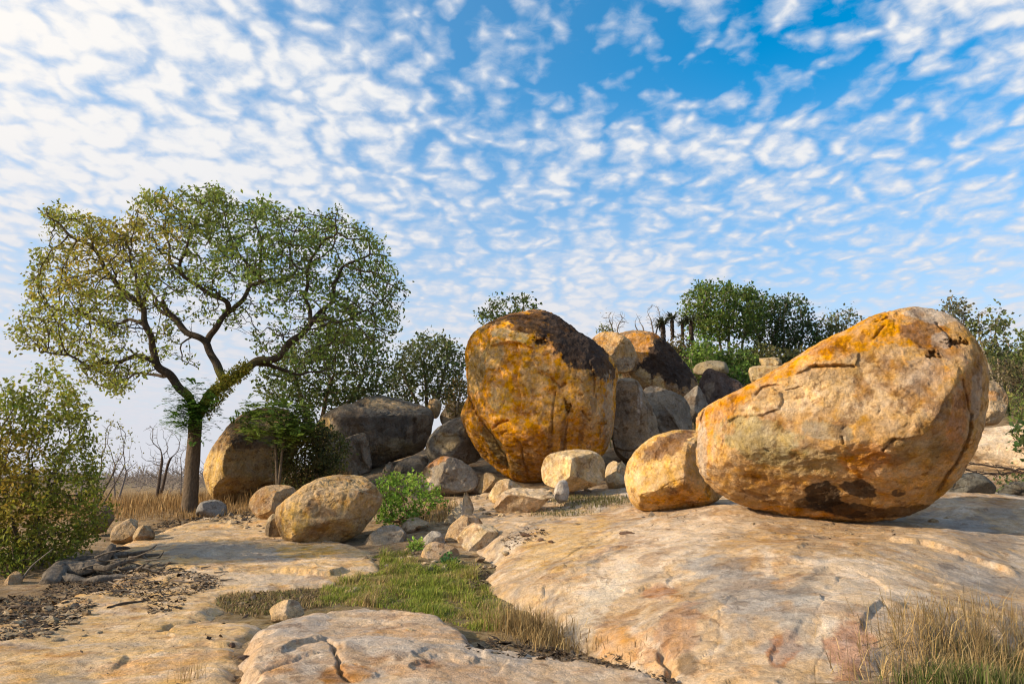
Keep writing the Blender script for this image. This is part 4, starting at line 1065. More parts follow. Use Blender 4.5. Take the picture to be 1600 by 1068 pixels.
class Mesher:
    def __init__(self): self.V, self.Q, self.T, self.C, self.n = [], [], [], [], 0

    def add(self, V, quads=None, tris=None, col=(.2, .15, .1)):
        V = np.asarray(V, float)
        if quads is not None and len(quads): self.Q.append(np.asarray(quads) + self.n)
        if tris is not None and len(tris): self.T.append(np.asarray(tris) + self.n)
        col = np.asarray(col, float)
        self.C.append(np.tile(col, (len(V), 1)) if col.ndim == 1 else col)
        self.V.append(V); self.n += len(V)

    def obj(self, name, mat, loc=(0, 0, 0), parent=None, smooth=True, **kw):
        V = np.concatenate(self.V) - np.asarray(loc if parent is None else parent.location)
        me = mesh_np(name, V, np.concatenate(self.Q) if self.Q else None, np.concatenate(self.T) if self.T else None, np.concatenate(self.C), smooth, mat)
        return add(name, me, loc if parent is None else (0, 0, 0), parent, **kw)


def colonize(nodes, parents, attr, D, di, dk, iters=160, seed=0, trop=(0, 0, .0)):
    r = np.random.default_rng(seed)
    pos = [np.array(p, float) for p in nodes]; par = list(parents)
    A = np.array(attr, float)
    near = np.full(len(A), 1e9); idx = np.zeros(len(A), int)
    new = np.arange(len(pos)); trop = np.array(trop)
    for it in range(iters):
        if len(A) == 0: break
        NP = np.array([pos[i] for i in new])
        d = np.sqrt(np.maximum((A ** 2).sum(1)[:, None] + (NP ** 2).sum(1)[None] - 2 * A @ NP.T, 0))
        j = d.argmin(1); dm = d[np.arange(len(A)), j]
        m = dm < near
        near = np.where(m, dm, near); idx = np.where(m, new[j], idx)
        alive = near > dk
        A, near, idx = A[alive], near[alive], idx[alive]
        act = near < di
        if not act.any():
            if len(A) == 0: break
            act = near <= near.min() + D
        s = {}
        dirs = A[act] - np.array([pos[i] for i in idx[act]])
        dirs /= np.linalg.norm(dirs, axis=1)[:, None] + 1e-9
        ui, inv = np.unique(idx[act], return_inverse=True)
        S = np.zeros((len(ui), 3)); np.add.at(S, inv, dirs)
        new = []
        for k, i in enumerate(ui):
            v = S[k] / (np.linalg.norm(S[k]) + 1e-9) + r.normal(size=3) * .22 + trop
            v /= np.linalg.norm(v) + 1e-9
            pos.append(pos[i] + v * D * r.uniform(.8, 1.15)); par.append(int(i)); new.append(len(pos) - 1)
        new = np.array(new)
        if len(pos) > 14000: break
    return np.array(pos), np.array(par)


def chains_of(par, rad):
    n = len(par); kids = [[] for _ in range(n)]
    for i, p in enumerate(par):
        if p >= 0: kids[p].append(i)
    out = []
    stack = [i for i in range(n) if par[i] < 0]
    starts = [(i, None) for i in stack]
    while starts:
        i, p = starts.pop()
        ch = [i] if p is None else [p, i]
        while kids[i]:
            ks = sorted(kids[i], key=lambda q: -rad[q])
            for q in ks[1:]: starts.append((q, i))
            i = ks[0]; ch.append(i)
        out.append((ch, p is not None))
    return out, kids


def pipe_radii(par, r0, ex=2.3):
    n = len(par); acc = np.zeros(n)
    depth = np.zeros(n, int)
    order = np.arange(n)           # parents always precede children
    for i in order[::-1]:
        if acc[i] == 0: acc[i] = r0 ** ex
        if par[i] >= 0: acc[par[i]] += acc[i]
    return acc ** (1 / ex)


def leaves(centres, L, Wd, col, spread, per, rr, colvar=.25, droop=0.0, extra=None):
    """rhombic leaves scattered round each centre; colour rows per centre"""
    c = np.repeat(np.asarray(centres, float), per, 0)
    c = c + rr.normal(size=c.shape) * spread
    n = len(c)
    a = rr.normal(size=(n, 3)); a[:, 2] -= droop; a /= np.linalg.norm(a, axis=1)[:, None]
    b = np.cross(a, rr.normal(size=(n, 3))); b /= np.linalg.norm(b, axis=1)[:, None] + 1e-9
    s = rr.uniform(.65, 1.35, n)[:, None]
    l, w = a * L * s, b * Wd * s * .5
    nrm = np.cross(a, b) * (L * .12) * s
    V = np.stack([c, c + l * .5 + w + nrm, c + l, c + l * .5 - w + nrm], 1).reshape(-1, 3)
    q = np.arange(4 * n).reshape(n, 4)
    col = np.asarray(col, float)
    cc = np.tile(col, (n, 1)) if col.ndim == 1 else np.repeat(col, per, 0)
    cc = cc * 1.55 * (1 + colvar * rr.normal(size=(n, 1))) * (1 + .08 * rr.normal(size=(n, 3)))
    return V, q, np.repeat(np.clip(cc, .005, .9), 4, 0)


def pinnate(centres, L, npair, lw, col, rr, droop=.3):
    """feathery compound leaves"""
    V, C = [], []
    n = len(centres)
    a = rr.normal(size=(n, 3)); a[:, 2] = np.abs(a[:, 2]) * .3 - droop * .3; a /= np.linalg.norm(a, axis=1)[:, None]
    b = np.cross(a, [0, 0, 1.]); b /= np.linalg.norm(b, axis=1)[:, None] + 1e-9
    col = np.asarray(col); col = np.tile(col, (n, 1)) if col.ndim == 1 else col
    for i in range(npair):
        t = (i + .5) / npair
        base = np.asarray(centres) + a * L * t - np.array([0, 0, 1.]) * droop * L * t * t
        ll = L * .38 * (1 - .55 * abs(t - .45) * 2)
        for s in (-1, 1):
            tip = base + b * s * ll + a * ll * .35 + rr.normal(size=base.shape) * ll * .12
            mid = (base + tip) / 2; o = a * lw * .5
            V.append(np.stack([base, mid + o, tip, mid - o], 1))
            C.append(np.repeat((col * 1.6 * (1 + .2 * rr.normal(size=(n, 1))))[:, None], 4, 1))
    V = np.concatenate(V).reshape(-1, 3); C = np.clip(np.concatenate(C).reshape(-1, 3), .005, .9)
    return V, np.arange(len(V)).reshape(-1, 4), C


def resample(pl, step):
    pl = np.asarray(pl, float); d = np.concatenate([[0], np.cumsum(np.linalg.norm(np.diff(pl, axis=0), axis=1))])
    n = max(2, int(d[-1] / step) + 1); t = np.linspace(0, d[-1], n)
    return np.stack([np.interp(t, d, pl[:, i]) for i in range(pl.shape[1])], -1)


def poly_sample(poly, n, rr):
    poly = np.asarray(poly, float); lo, hi = poly.min(0), poly.max(0); out = []
    tot = 0
    while tot < n:
        q = rr.uniform(lo, hi, (n * 2, 2)); q = q[poly_sd(poly, q[:, 0], q[:, 1]) > 0]
        out.append(q); tot += len(q)
    return np.concatenate(out)[:n]


def build_tree(name, label, cat, skeleton, attr, base, D=.25, di=2.0, dk=.45, r0=.010, ex=2.3, bark=(.10, .075, .055), leaf=None, seed=0, sides=6, thick_r=.06, rscale=1.0,
               group=None, barkfn=None, extra=None, trop=(0, 0, 0), iters=160, crook=0.0):
    """skeleton: list of (polyline[N,4] x,y,z,r). first point of each line attaches to nearest existing node"""
    rr = np.random.default_rng(seed)
    nodes, par, rover = [], [], {}
    for line in skeleton:
        l = resample(line, D)
        if crook and len(l) > 4 and nodes:
            env = np.minimum(1, np.minimum(np.arange(len(l)), np.arange(len(l))[::-1]) / 4.)[:, None]
            l[:, :3] += env * crook * np.column_stack([perlin(l[:, :3] * 1.7 + 3), perlin(l[:, :3] * 1.7 + 31), perlin(l[:, :3] * 1.7 + 57)])
        for i, q in enumerate(l):
            if i == 0 and nodes:
                d = np.linalg.norm(np.array(nodes) - q[:3], axis=1); last = int(d.argmin())
                continue
            nodes.append(q[:3]); par.append(-1 if (i == 0) else last)
            last = len(nodes) - 1; rover[last] = q[3]
    ns = len(nodes)
    pos, par = colonize(nodes, par, attr, D, di, dk, iters, seed, trop)
    rad = pipe_radii(par, r0, ex) * rscale
    for i, r in rover.items(): rad[i] = r if r > 0 else rad[i]
    for i in range(ns, len(par)):
        rad[i] = min(rad[i], rad[par[i]] * .92)
    ch, kids = chains_of(par, rad)
    mt, mb = Mesher(), Mesher()
    for c, attached in ch:
        pp, r = pos[c].copy(), rad[c].copy()
        if attached: r[0] = min(r[0], r[1] * 1.15)
        if len(c) == 1: continue
        big = r.max() > thick_r
        k = 12 if r.max() > .18 else (8 if big else (5 if r.max() > .02 else 4))
        r = r.copy(); r[-1] *= .4
        if big:
            rs = resample(np.column_stack([pp, r]), D * .5); pp, r = rs[:, :3], rs[:, 3]
            # smooth and roughen
            pp[1:-1] = pp[1:-1] * .5 + .25 * (pp[:-2] + pp[2:])
            r = r * (1 + .10 * perlin(pp * 2.3 + seed))
        V, Q = frames_tube(pp, r, k)
        cc = np.tile(np.array(bark), (len(V), 1)) * (1 + .25 * perlin(V * 3 + 3))[:, None]
        if barkfn: cc = barkfn(V, cc)
        (mt if big else mb).add(V, Q, None, cc)
    root = add(name, None, tuple(base), None, label, cat, group)
    if mt.n: mt.obj('trunk', M_BARK, parent=root)
    if mb.n: mb.obj('branches' if mt.n else 'trunk', M_BARK, parent=root, kind='stuff' if mt.n else None)
    term = np.array([len(k) == 0 for k in kids])
    tw = np.array([i for i in range(len(pos)) if (i >= ns and rad[i] < r0 * 2.6)], int)
    if leaf is not None:
        lm = Mesher(); leaf(lm, pos, term, tw, rr); 
        if lm.n: lm.obj('crown', M_LEAF, parent=root, smooth=False)
    if extra: extra(root, pos, rr)
    return root, pos


def L4(lst, Y, r0, r1, dy0=0., dy1=0.):
    """pixel polyline -> world line with depth offset and radius ramp"""
    a = np.array(lst, float); t = np.linspace(0, 1, len(a))
    w = P(a[:, 0], a[:, 1], Y + dy0 + (dy1 - dy0) * t)
    return np.column_stack([w, r0 + (r1 - r0) * t])


# ---- the large spreading tree on the left
TY = 21.0
TB = P(295, 800, TY)
skel = [
    L4([(294, 803), (296, 790), (298, 770), (300, 735), (303, 695), (305, 665), (305, 645)], TY, .225, .175),
    L4([(305, 650), (289, 615), (264, 590), (243, 565), (237, 540), (232, 508), (219, 474), (186, 450), (157, 396), (124, 371), (95, 351), (74, 338)], TY, .14, .02, 0, -1.6),
    L4([(243, 565), (214, 557), (173, 561), (136, 567), (111, 555), (62, 549)], TY, .07, .015, -.4, -1.0),
    L4([(264, 590), (230, 585), (200, 588), (175, 605)], TY, .05, .012, -.2, .8),
    L4([(232, 508), (205, 500), (160, 505), (110, 490), (60, 470)], TY, .06, .012, -.7, 1.2),
    L4([(219, 474), (215, 430), (200, 380), (215, 330)], TY, .055, .012, -.9, .5),
    L4([(305, 650), (330, 623), (351, 598), (375, 582), (396, 569), (437, 553), (466, 524), (491, 503), (495, 487), (511, 483), (522, 446), (536, 417), (577, 396), (605, 400)], TY, .17, .02, 0, .9),
    L4([(491, 503), (511, 499), (540, 505), (569, 483), (602, 466)], TY, .065, .015, .5, -.8),
    L4([(487, 507), (474, 458), (487, 404), (505, 375), (524, 363), (528, 326)], TY, .065, .015, .5, -1.2),
    L4([(536, 417), (577, 425), (610, 441), (635, 458)], TY, .04, .01, .7, .2),
    L4([(396, 569), (437, 573), (470, 586), (520, 575)], TY, .07, .015, .3, 1.4),
    L4([(351, 598), (340, 575), (330, 557), (322, 532), (338, 512), (359, 491), (373, 474), (388, 446), (396, 421), (371, 392), (355, 363), (350, 330)], TY, .125, .02, .1, .7),
    L4([(322, 532), (297, 520), (276, 507), (262, 491), (254, 474)], TY, .10, .075, .2, .1),
    L4([(270, 500), (240, 470), (231, 441), (210, 410), (180, 370)], TY, .05, .012, .2, 1.6),
    L4([(359, 491), (355, 470), (318, 454), (289, 433), (280, 404), (297, 371), (326, 347), (342, 297)], TY, .085, .012, .3, -1.0),
    L4([(289, 433), (265, 400), (258, 360), (262, 310)], TY, .05, .01, -.3, .8),
    L4([(388, 446), (417, 441), (440, 440), (460, 420), (445, 363), (425, 320)], TY, .07, .012, .4, 1.4),
    L4([(405, 443), (412, 404), (400, 360), (390, 320)], TY, .05, .012, .4, -1.3),
    L4([(300, 525), (280, 540), (285, 560), (310, 575)], TY, .03, .01, .2, -.5),
]
crown_px = [(8, 512), (40, 475), (42, 425), (68, 375), (60, 330), (80, 316), (130, 332), (180, 348), (232, 297), (290, 294), (345, 287), (362, 315), (420, 312), (480, 334), (525, 322), (560, 347), (600, 372), (602, 402),
            (625, 430), (638, 456), (612, 482), (626, 512), (602, 545), (540, 545), (470, 575), (400, 545), (340, 500), (300, 500), (262, 560), (215, 600), (185, 625), (130, 598), (100, 568), (20, 542)]


def big_tree():
    rr = np.random.default_rng(5)
    q = poly_sample(crown_px, 9000, rr)
    hole = ell(q[:, 0], q[:, 1], 345, 520, 130, 70)
    q = q[(hole < 0) | (rr.random(len(q)) < .55)]
    u = (q[:, 0] - 322) / 320
    hd = 3.4 * np.sqrt(np.clip(1 - u * u, .04, 1))
    A = P(q[:, 0], q[:, 1], TY + hd * rr.uniform(-1, 1, len(q)))
    A = A[fbm(A * .75 + 2, 3) > -.14]

    def bark(V, c):
        px, py = project(V)
        m = sstep(ell(px, py, 350, 595, 75, 45, -40, perlin(V * 2), .5), 0, .35) * sstep(-(V[:, 1] - TY), -.4, .15)
        c = lerp(c, [.20, .19, .035], m * .85)
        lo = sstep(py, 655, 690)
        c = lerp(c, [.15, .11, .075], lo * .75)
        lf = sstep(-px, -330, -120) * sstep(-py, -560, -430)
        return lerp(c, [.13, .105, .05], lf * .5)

    def leaf(lm, pos, term, tw, rr):
        px, py = project(pos)
        t = tw[(rr.random(len(tw)) < .75) & (py[tw] < 640) & (fbm(pos[tw] * 1.5 + 8, 2) > -.12)]
        hole = ell(px[t], py[t], 350, 520, 150, 80)
        t = t[(hole < 0) | (rr.random(len(t)) < .45)]
        w = sstep(-px[t], -430, -60)[:, None]
        clump = perlin(pos[t] * .8 + 4)[:, None]
        c = np.array([.095, .130, .028]) * (1 - w) + np.array([.175, .180, .030]) * w
        am = sstep(ell(px[t], py[t], 170, 385, 130, 60, -20, clump[:, 0], .8), 0, .4)[:, None]
        c = c * (1 - am * .5) + np.array([.23, .165, .025]) * am * .5
        c = c * (1 + .5 * clump)
        V, Q, C = leaves(pos[t], .115, .062, c * 1.12, .10, 9, rr)
        lm.add(V, Q, None, C)

    def extra(root, pos, rr):
        m = Mesher()
        q = np.column_stack([rr.normal(297, 15, 330), rr.normal(641, 18, 330)])
        V, Q, C = pinnate(P(q[:, 0], q[:, 1], TY - .55 + rr.uniform(-.35, .3, 330)), .34, 6, .075, np.array([.085, .165, .03]), rr, .5)
        m.add(V, Q, None, C)
        m.obj('leaf_clump', M_LEAF, parent=root, smooth=False, label='bright green feathery leaf clump at the fork of the trunk')
        m = Mesher()
        q = poly_sample([(308, 640), (330, 605), (352, 580), (385, 562), (396, 578), (370, 600), (345, 630), (325, 655)], 1500, rr)
        V, Q, C = leaves(P(q[:, 0], q[:, 1], TY - .22 + rr.uniform(-.12, .06, 1500)), .09, .05, np.array([.20, .19, .03]), .03, 1, rr, .35)
        m.add(V, Q, None, C)
        m.obj('moss', M_LEAF, parent=root, smooth=False, label='yellow-green moss and creeper on the right limb')

    root, pos = build_tree('spreading_tree', 'large spreading tree with crooked limbs and thin yellow-green leaves at the left', 'tree', skel, A, TB, D=.17, di=1.2, dk=.235, r0=.0105, ex=2.35,
                           bark=(.075, .058, .044), leaf=leaf, seed=5, thick_r=.05, barkfn=bark, extra=extra, crook=.15)
    return len(pos)


big_tree()


DENS = 1.75


def simple_tree(name, label, px_base, Y, crown, n, leafcol=None, stems=((0, 0),), trunk_r=.07, seed=0, D=.22, dk=.4, depth=None, L=.12, Wd=.06, per=6, spread=.1, prob=.9, bark=(.11, .085, .06),
                group=None, cat='tree', r0=.009, fan=.6, pin=False, di=2.2, colvar=.25, lowfrac=.35, zbase=None, patch=None, gap=-.16, gf=.9, topfade=0.0):
    """crown: pixel polygon at depth Y; px_base: pixel x (and y) of the foot"""
    rr = np.random.default_rng(1000 + seed)
    n = int(n * DENS); dk = dk / DENS ** .33; per = int(round(per * 1.7)) if leafcol is not None and prob > .5 and not pin else per; L, Wd = L * 1.0, Wd * 1.1
    B = P(px_base[0], px_base[1], Y)
    if zbase == 'ground': B[2] = float(Z(B[0], B[1])[0]) - .05
    crown = np.array(crown, float)
    q = poly_sample(crown, n, rr)
    cx = (crown[:, 0].min() + crown[:, 0].max()) / 2; hw = (crown[:, 0].max() - crown[:, 0].min()) / 2
    hd = (hw / FPX * Y) * .9 if depth is None else depth
    if topfade:
        tt = (q[:, 1] - crown[:, 1].min()) / np.ptp(crown[:, 1]); q = q[rr.random(len(q)) < np.clip(1 - topfade * (1 - tt * 1.6), .12, 1)]; n = len(q)
    u = (q[:, 0] - cx) / hw
    A = P(q[:, 0], q[:, 1], Y + hd * np.sqrt(np.clip(1 - u * u, .05, 1)) * rr.uniform(-1, 1, n))
    A = A[fbm(A * gf + seed, 3) > gap]
    lines = []
    top = crown[:, 1].min(); bot = crown[:, 1].max()
    for i, (sx, tx) in enumerate(stems):
        # stems: (foot offset px, direction offset px at crown centre)
        end = P(cx + tx, bot - (bot - top) * lowfrac, Y + rr.uniform(-.5, .5) * hd)
        foot = B + np.array([sx / FPX * Y, rr.uniform(-.1, .1), 0])
        t = np.linspace(0, 1, 7)[:, None]
        l = foot * (1 - t) + end * t
        l[:, :2] += np.cumsum(rr.normal(size=(7, 2)) * .03 * np.linalg.norm(end - foot), 0) * .35 * np.linspace(0, 1, 7)[:, None]
        rad = trunk_r * np.linspace(1, fan, 7) * (1 if len(stems) == 1 else rr.uniform(.7, 1.1))
        lines.append(np.column_stack([l, rad]))
    # independent stems share one root node
    sk = [lines[0]]
    for l in lines[1:]:
        l2 = l.copy(); sk.append(np.vstack([[*lines[0][0]], l2]) if np.linalg.norm(l[0, :3] - lines[0][0, :3]) > .02 else l2)

    def leaf(lm, pos, term, tw, rr):
        if leafcol is None: return
        t = tw[(rr.random(len(tw)) < prob) & (fbm(pos[tw] * gf * 2.2 + seed + 5, 2) > gap - .02)]
        if len(t) == 0: return
        c = np.array(leafcol[0])[None] * np.ones((len(t), 1))
        m = rr.random((len(t), 1)) * .35 + sstep(perlin(pos[t] * 1.1 + seed), -.25, .3)[:, None] * .65
        c = c * (1 - m) + np.array(leafcol[1])[None] * m
        if patch is not None:
            px, py = project(pos[t])
            for (ax, ay, rx, ry, pc, ps) in patch:
                k = sstep(ell(px, py, ax, ay, rx, ry, 0, perlin(pos[t] * 2), .8), 0, .4) * ps
                c = lerp(c, pc, k)
        if pin: V, Q, C = pinnate(np.repeat(pos[t], per, 0) + rr.normal(size=(len(t) * per, 3)) * spread, L, 5, Wd, np.repeat(c, per, 0), rr)
        else: V, Q, C = leaves(pos[t], L, Wd, c, spread, per, rr, colvar)
        lm.add(V, Q, None, C)
    return build_tree(name, label, cat, sk, A, B, D=D, di=di, dk=dk, r0=r0, bark=bark, leaf=leaf, seed=seed, thick_r=trunk_r * .55, group=group, trop=(0, 0, .08))


DKG = ((.036, .054, .016), (.09, .115, .028)); MDG = ((.045, .070, .018), (.105, .135, .032)); BRG = ((.080, .155, .022), (.17, .26, .04)); OLG = ((.09, .095, .03), (.17, .16, .045))

# leafy bush at the left edge
simple_tree('leafy_bush', 'tall leafy bush with green, yellow and rust leaves at the left edge', (40, 905), 12.6,
    [(-190, 900), (-200, 700), (-120, 610), (-30, 620), (5, 600), (20, 560), (32, 610), (55, 570), (68, 600), (85, 548), (100, 590), (118, 575), (128, 625), (140, 640), (138, 690), (158, 720), (150, 750), (176, 790), (165, 830), (130, 860), (90, 875), (50, 895), (0, 905)], 2300, ((.075, .095, .015), (.20, .205, .030)),
    stems=((-90, -110), (-40, -40), (0, 10), (25, 60), (-10, 90)), trunk_r=.035, seed=1, D=.12, dk=.17, depth=1.1, L=.075, Wd=.036, per=9, spread=.075, r0=.0045, cat='bush', di=1.3, lowfrac=.45, topfade=.8, gap=-.18, gf=1.6,
    patch=[(10, 720, 80, 50, (.21, .13, .02), .55), (80, 830, 90, 40, (.13, .125, .02), .4), (10, 800, 70, 40, (.20, .125, .018), .5), (95, 590, 60, 40, (.22, .22, .03), .6)])
simple_tree('shrub', 'thin half-bare shrub between the leafy bush and the dry grass', (150, 800), 17.5,
    [(128, 770), (135, 700), (150, 660), (180, 650), (205, 670), (215, 700), (195, 740), (165, 775)], 300, ((.14, .15, .045), (.22, .21, .06)), stems=((-6, -14), (0, 5), (5, 22)), trunk_r=.028, seed=2, D=.14, dk=.22, L=.06, Wd=.03, per=3, prob=.6, r0=.005, cat='shrub', bark=(.15, .12, .09))
simple_tree('bare_tree', 'small bare grey tree standing in the dry grass left of the large tree', (243, 772), 30, [(212, 750), (215, 700), (225, 665), (240, 655), (262, 668), (285, 680), (290, 705), (280, 735), (262, 745), (235, 745)], 330, ((.16, .15, .07), (.2, .17, .1)), stems=((0, 0), (1, 16)), trunk_r=.085, seed=3, D=.2, dk=.3, L=.07, Wd=.03, per=2, prob=.25, r0=.008, bark=(.12, .095, .08), zbase='ground')
for i, (bx, Y, cr) in enumerate([((185, 760), 42, [(160, 752), (165, 715), (185, 700), (210, 715), (215, 752)]), ((285, 760), 46, [(262, 755), (268, 705), (290, 690), (312, 712), (314, 755)]), ((125, 760), 50, [(95, 757), (102, 720), (125, 705), (150, 722), (152, 757)])]):
    simple_tree('bare_tree', ['faint bare tree in the distance just right of the leafy bush', 'faint bare tree in the distance touching the large tree trunk', 'faint bare tree in the distance behind the leafy bush'][i], bx, Y, cr, 200, None, stems=((0, -10), (0, 10)), trunk_r=.07, seed=10 + i, D=.3, dk=.45, r0=.012, bark=(.20, .17, .15), zbase='ground', group='faint bare trees on the plain')
# shady trees among the left boulders
simple_tree('small_tree', 'small slender tree with feathery green crown in front of the egg-shaped boulder', (432, 762), 20.2,
    [(368, 660), (380, 640), (400, 632), (430, 625), (465, 630), (490, 640), (488, 665), (478, 690), (455, 690), (420, 685), (390, 680)], 420, ((.085, .14, .028), (.16, .22, .04)), stems=((0, -5), (4, 12)), trunk_r=.055, seed=20, D=.15, dk=.20, L=.26, Wd=.075, per=6, spread=.13, pin=True, r0=.006, depth=.9, gap=-.12, gf=1.6)
simple_tree('shrub', 'dark tangled shrub between the egg-shaped boulder and the long dark boulder', (480, 762), 21.2,
    [(436, 680), (445, 650), (480, 640), (510, 670), (520, 715), (510, 755), (470, 764), (440, 758), (430, 720)], 620, ((.035, .042, .014), (.10, .095, .03)), stems=((-14, -18), (0, 0), (14, 12)), trunk_r=.035, gap=-.3, seed=21, D=.15, dk=.2, L=.10, Wd=.055, per=8, r0=.006, depth=.8, cat='shrub')
simple_tree('shrub', 'olive leafed shrub growing over the folded grey-brown rock', (520, 745), 22.0,
    [(492, 735), (490, 700), (500, 675), (520, 668), (545, 690), (545, 720), (530, 745)], 240, ((.075, .08, .022), (.15, .145, .04)), stems=((0, -10), (6, 8)), trunk_r=.025, seed=22, gap=-.25, D=.15, dk=.2, L=.09, Wd=.05, per=6, prob=.8, r0=.006, depth=.7, cat='shrub')
simple_tree('shade_tree', 'dark leafy shade tree behind the right limbs of the large tree', (490, 690), 27.5,
    [(395, 600), (420, 560), (455, 530), (500, 512), (550, 505), (590, 520), (615, 550), (620, 590), (600, 625), (560, 632), (510, 640), (450, 640), (410, 625)], 900, DKG, stems=((0, -40), (6, 10), (10, 60)), trunk_r=.13, gap=-.22, seed=23, D=.26, dk=.40, L=.14, Wd=.085, per=7, spread=.14, r0=.010)
simple_tree('shade_tree', 'leafy grey-green tree between the large tree and the tallest orange boulder', (668, 650), 31,
    [(598, 610), (610, 570), (630, 545), (655, 520), (680, 525), (705, 535), (722, 545), (728, 580), (728, 620), (700, 628), (660, 622), (630, 632)], 720, ((.045, .06, .022), (.10, .115, .04)), stems=((-6, -30), (0, 0), (8, 30)), trunk_r=.10, gap=-.28, seed=24, D=.28, dk=.36, L=.15, Wd=.09, per=7, spread=.15, r0=.011)
simple_tree('shrub', 'rusty leafed shrub close against the left side of the tallest orange boulder', (712, 650), 25.5,
    [(690, 620), (700, 595), (718, 585), (730, 590), (732, 630), (722, 650), (698, 645)], 240, ((.07, .065, .02), (.17, .12, .035)), stems=((0, 0), (4, 6)), trunk_r=.03, seed=25, D=.18, dk=.26, L=.10, Wd=.06, per=4, r0=.006, depth=.6, cat='shrub')
simple_tree('small_tree', 'dark leafy treetop showing above the left shoulder of the tallest orange boulder', (800, 560), 27.5,
    [(735, 508), (745, 485), (765, 470), (790, 460), (820, 458), (845, 475), (850, 500), (820, 520), (770, 520)], 420, DKG, stems=((-10, -20), (0, 20)), trunk_r=.08, seed=26, D=.22, dk=.34, L=.13, Wd=.075, per=6, r0=.009)
# bright bush in the hollow
simple_tree('green_bush', 'bright green low bush beside the round tan boulder', (628, 815), 16.6,
    [(585, 815), (582, 770), (590, 748), (610, 740), (635, 742), (655, 735), (675, 752), (690, 770), (695, 790), (670, 800), (650, 812), (615, 820)], 620, ((.07, .135, .018), (.18, .27, .04)), stems=((-14, -24), (-4, -4), (4, 12), (14, 34)), trunk_r=.022, seed=27, D=.11, dk=.16, L=.085, Wd=.05, per=6, spread=.06, r0=.004, depth=.8, cat='bush', bark=(.16, .09, .07), lowfrac=.2, gap=-.06, gf=2.2, topfade=.6)
simple_tree('sapling', 'small bright green sapling between the shaded rock and low reddish rock', (650, 868), 13.9, [(632, 862), (640, 848), (655, 838), (664, 845), (662, 860), (648, 868)], 90, ((.10, .17, .03), (.2, .28, .05)), stems=((0, 0), (2, 6)), trunk_r=.009, seed=28, D=.08, dk=.1, L=.07, Wd=.045, per=4, spread=.03, r0=.003, depth=.25, cat='plant')
simple_tree('sapling', 'small dark green leafy plant at the foot of the low reddish rock', (702, 882), 12.5, [(684, 884), (688, 870), (700, 866), (714, 872), (716, 882), (700, 888)], 90, ((.035, .09, .03), (.07, .14, .045)), stems=((0, 0),), trunk_r=.008, seed=29, D=.07, dk=.09, L=.06, Wd=.04, per=5, spread=.03, r0=.003, depth=.2, cat='plant')
simple_tree('sapling', 'tiny green plant at the left edge of the front slab', (388, 1012), 7.2, [(376, 1010), (378, 996), (388, 990), (397, 998), (398, 1010), (388, 1016)], 70, ((.035, .08, .02), (.09, .15, .04)), stems=((0, 0),), trunk_r=.005, seed=30, D=.04, dk=.05, L=.03, Wd=.02, per=5, spread=.02, r0=.0018, depth=.1, cat='plant')
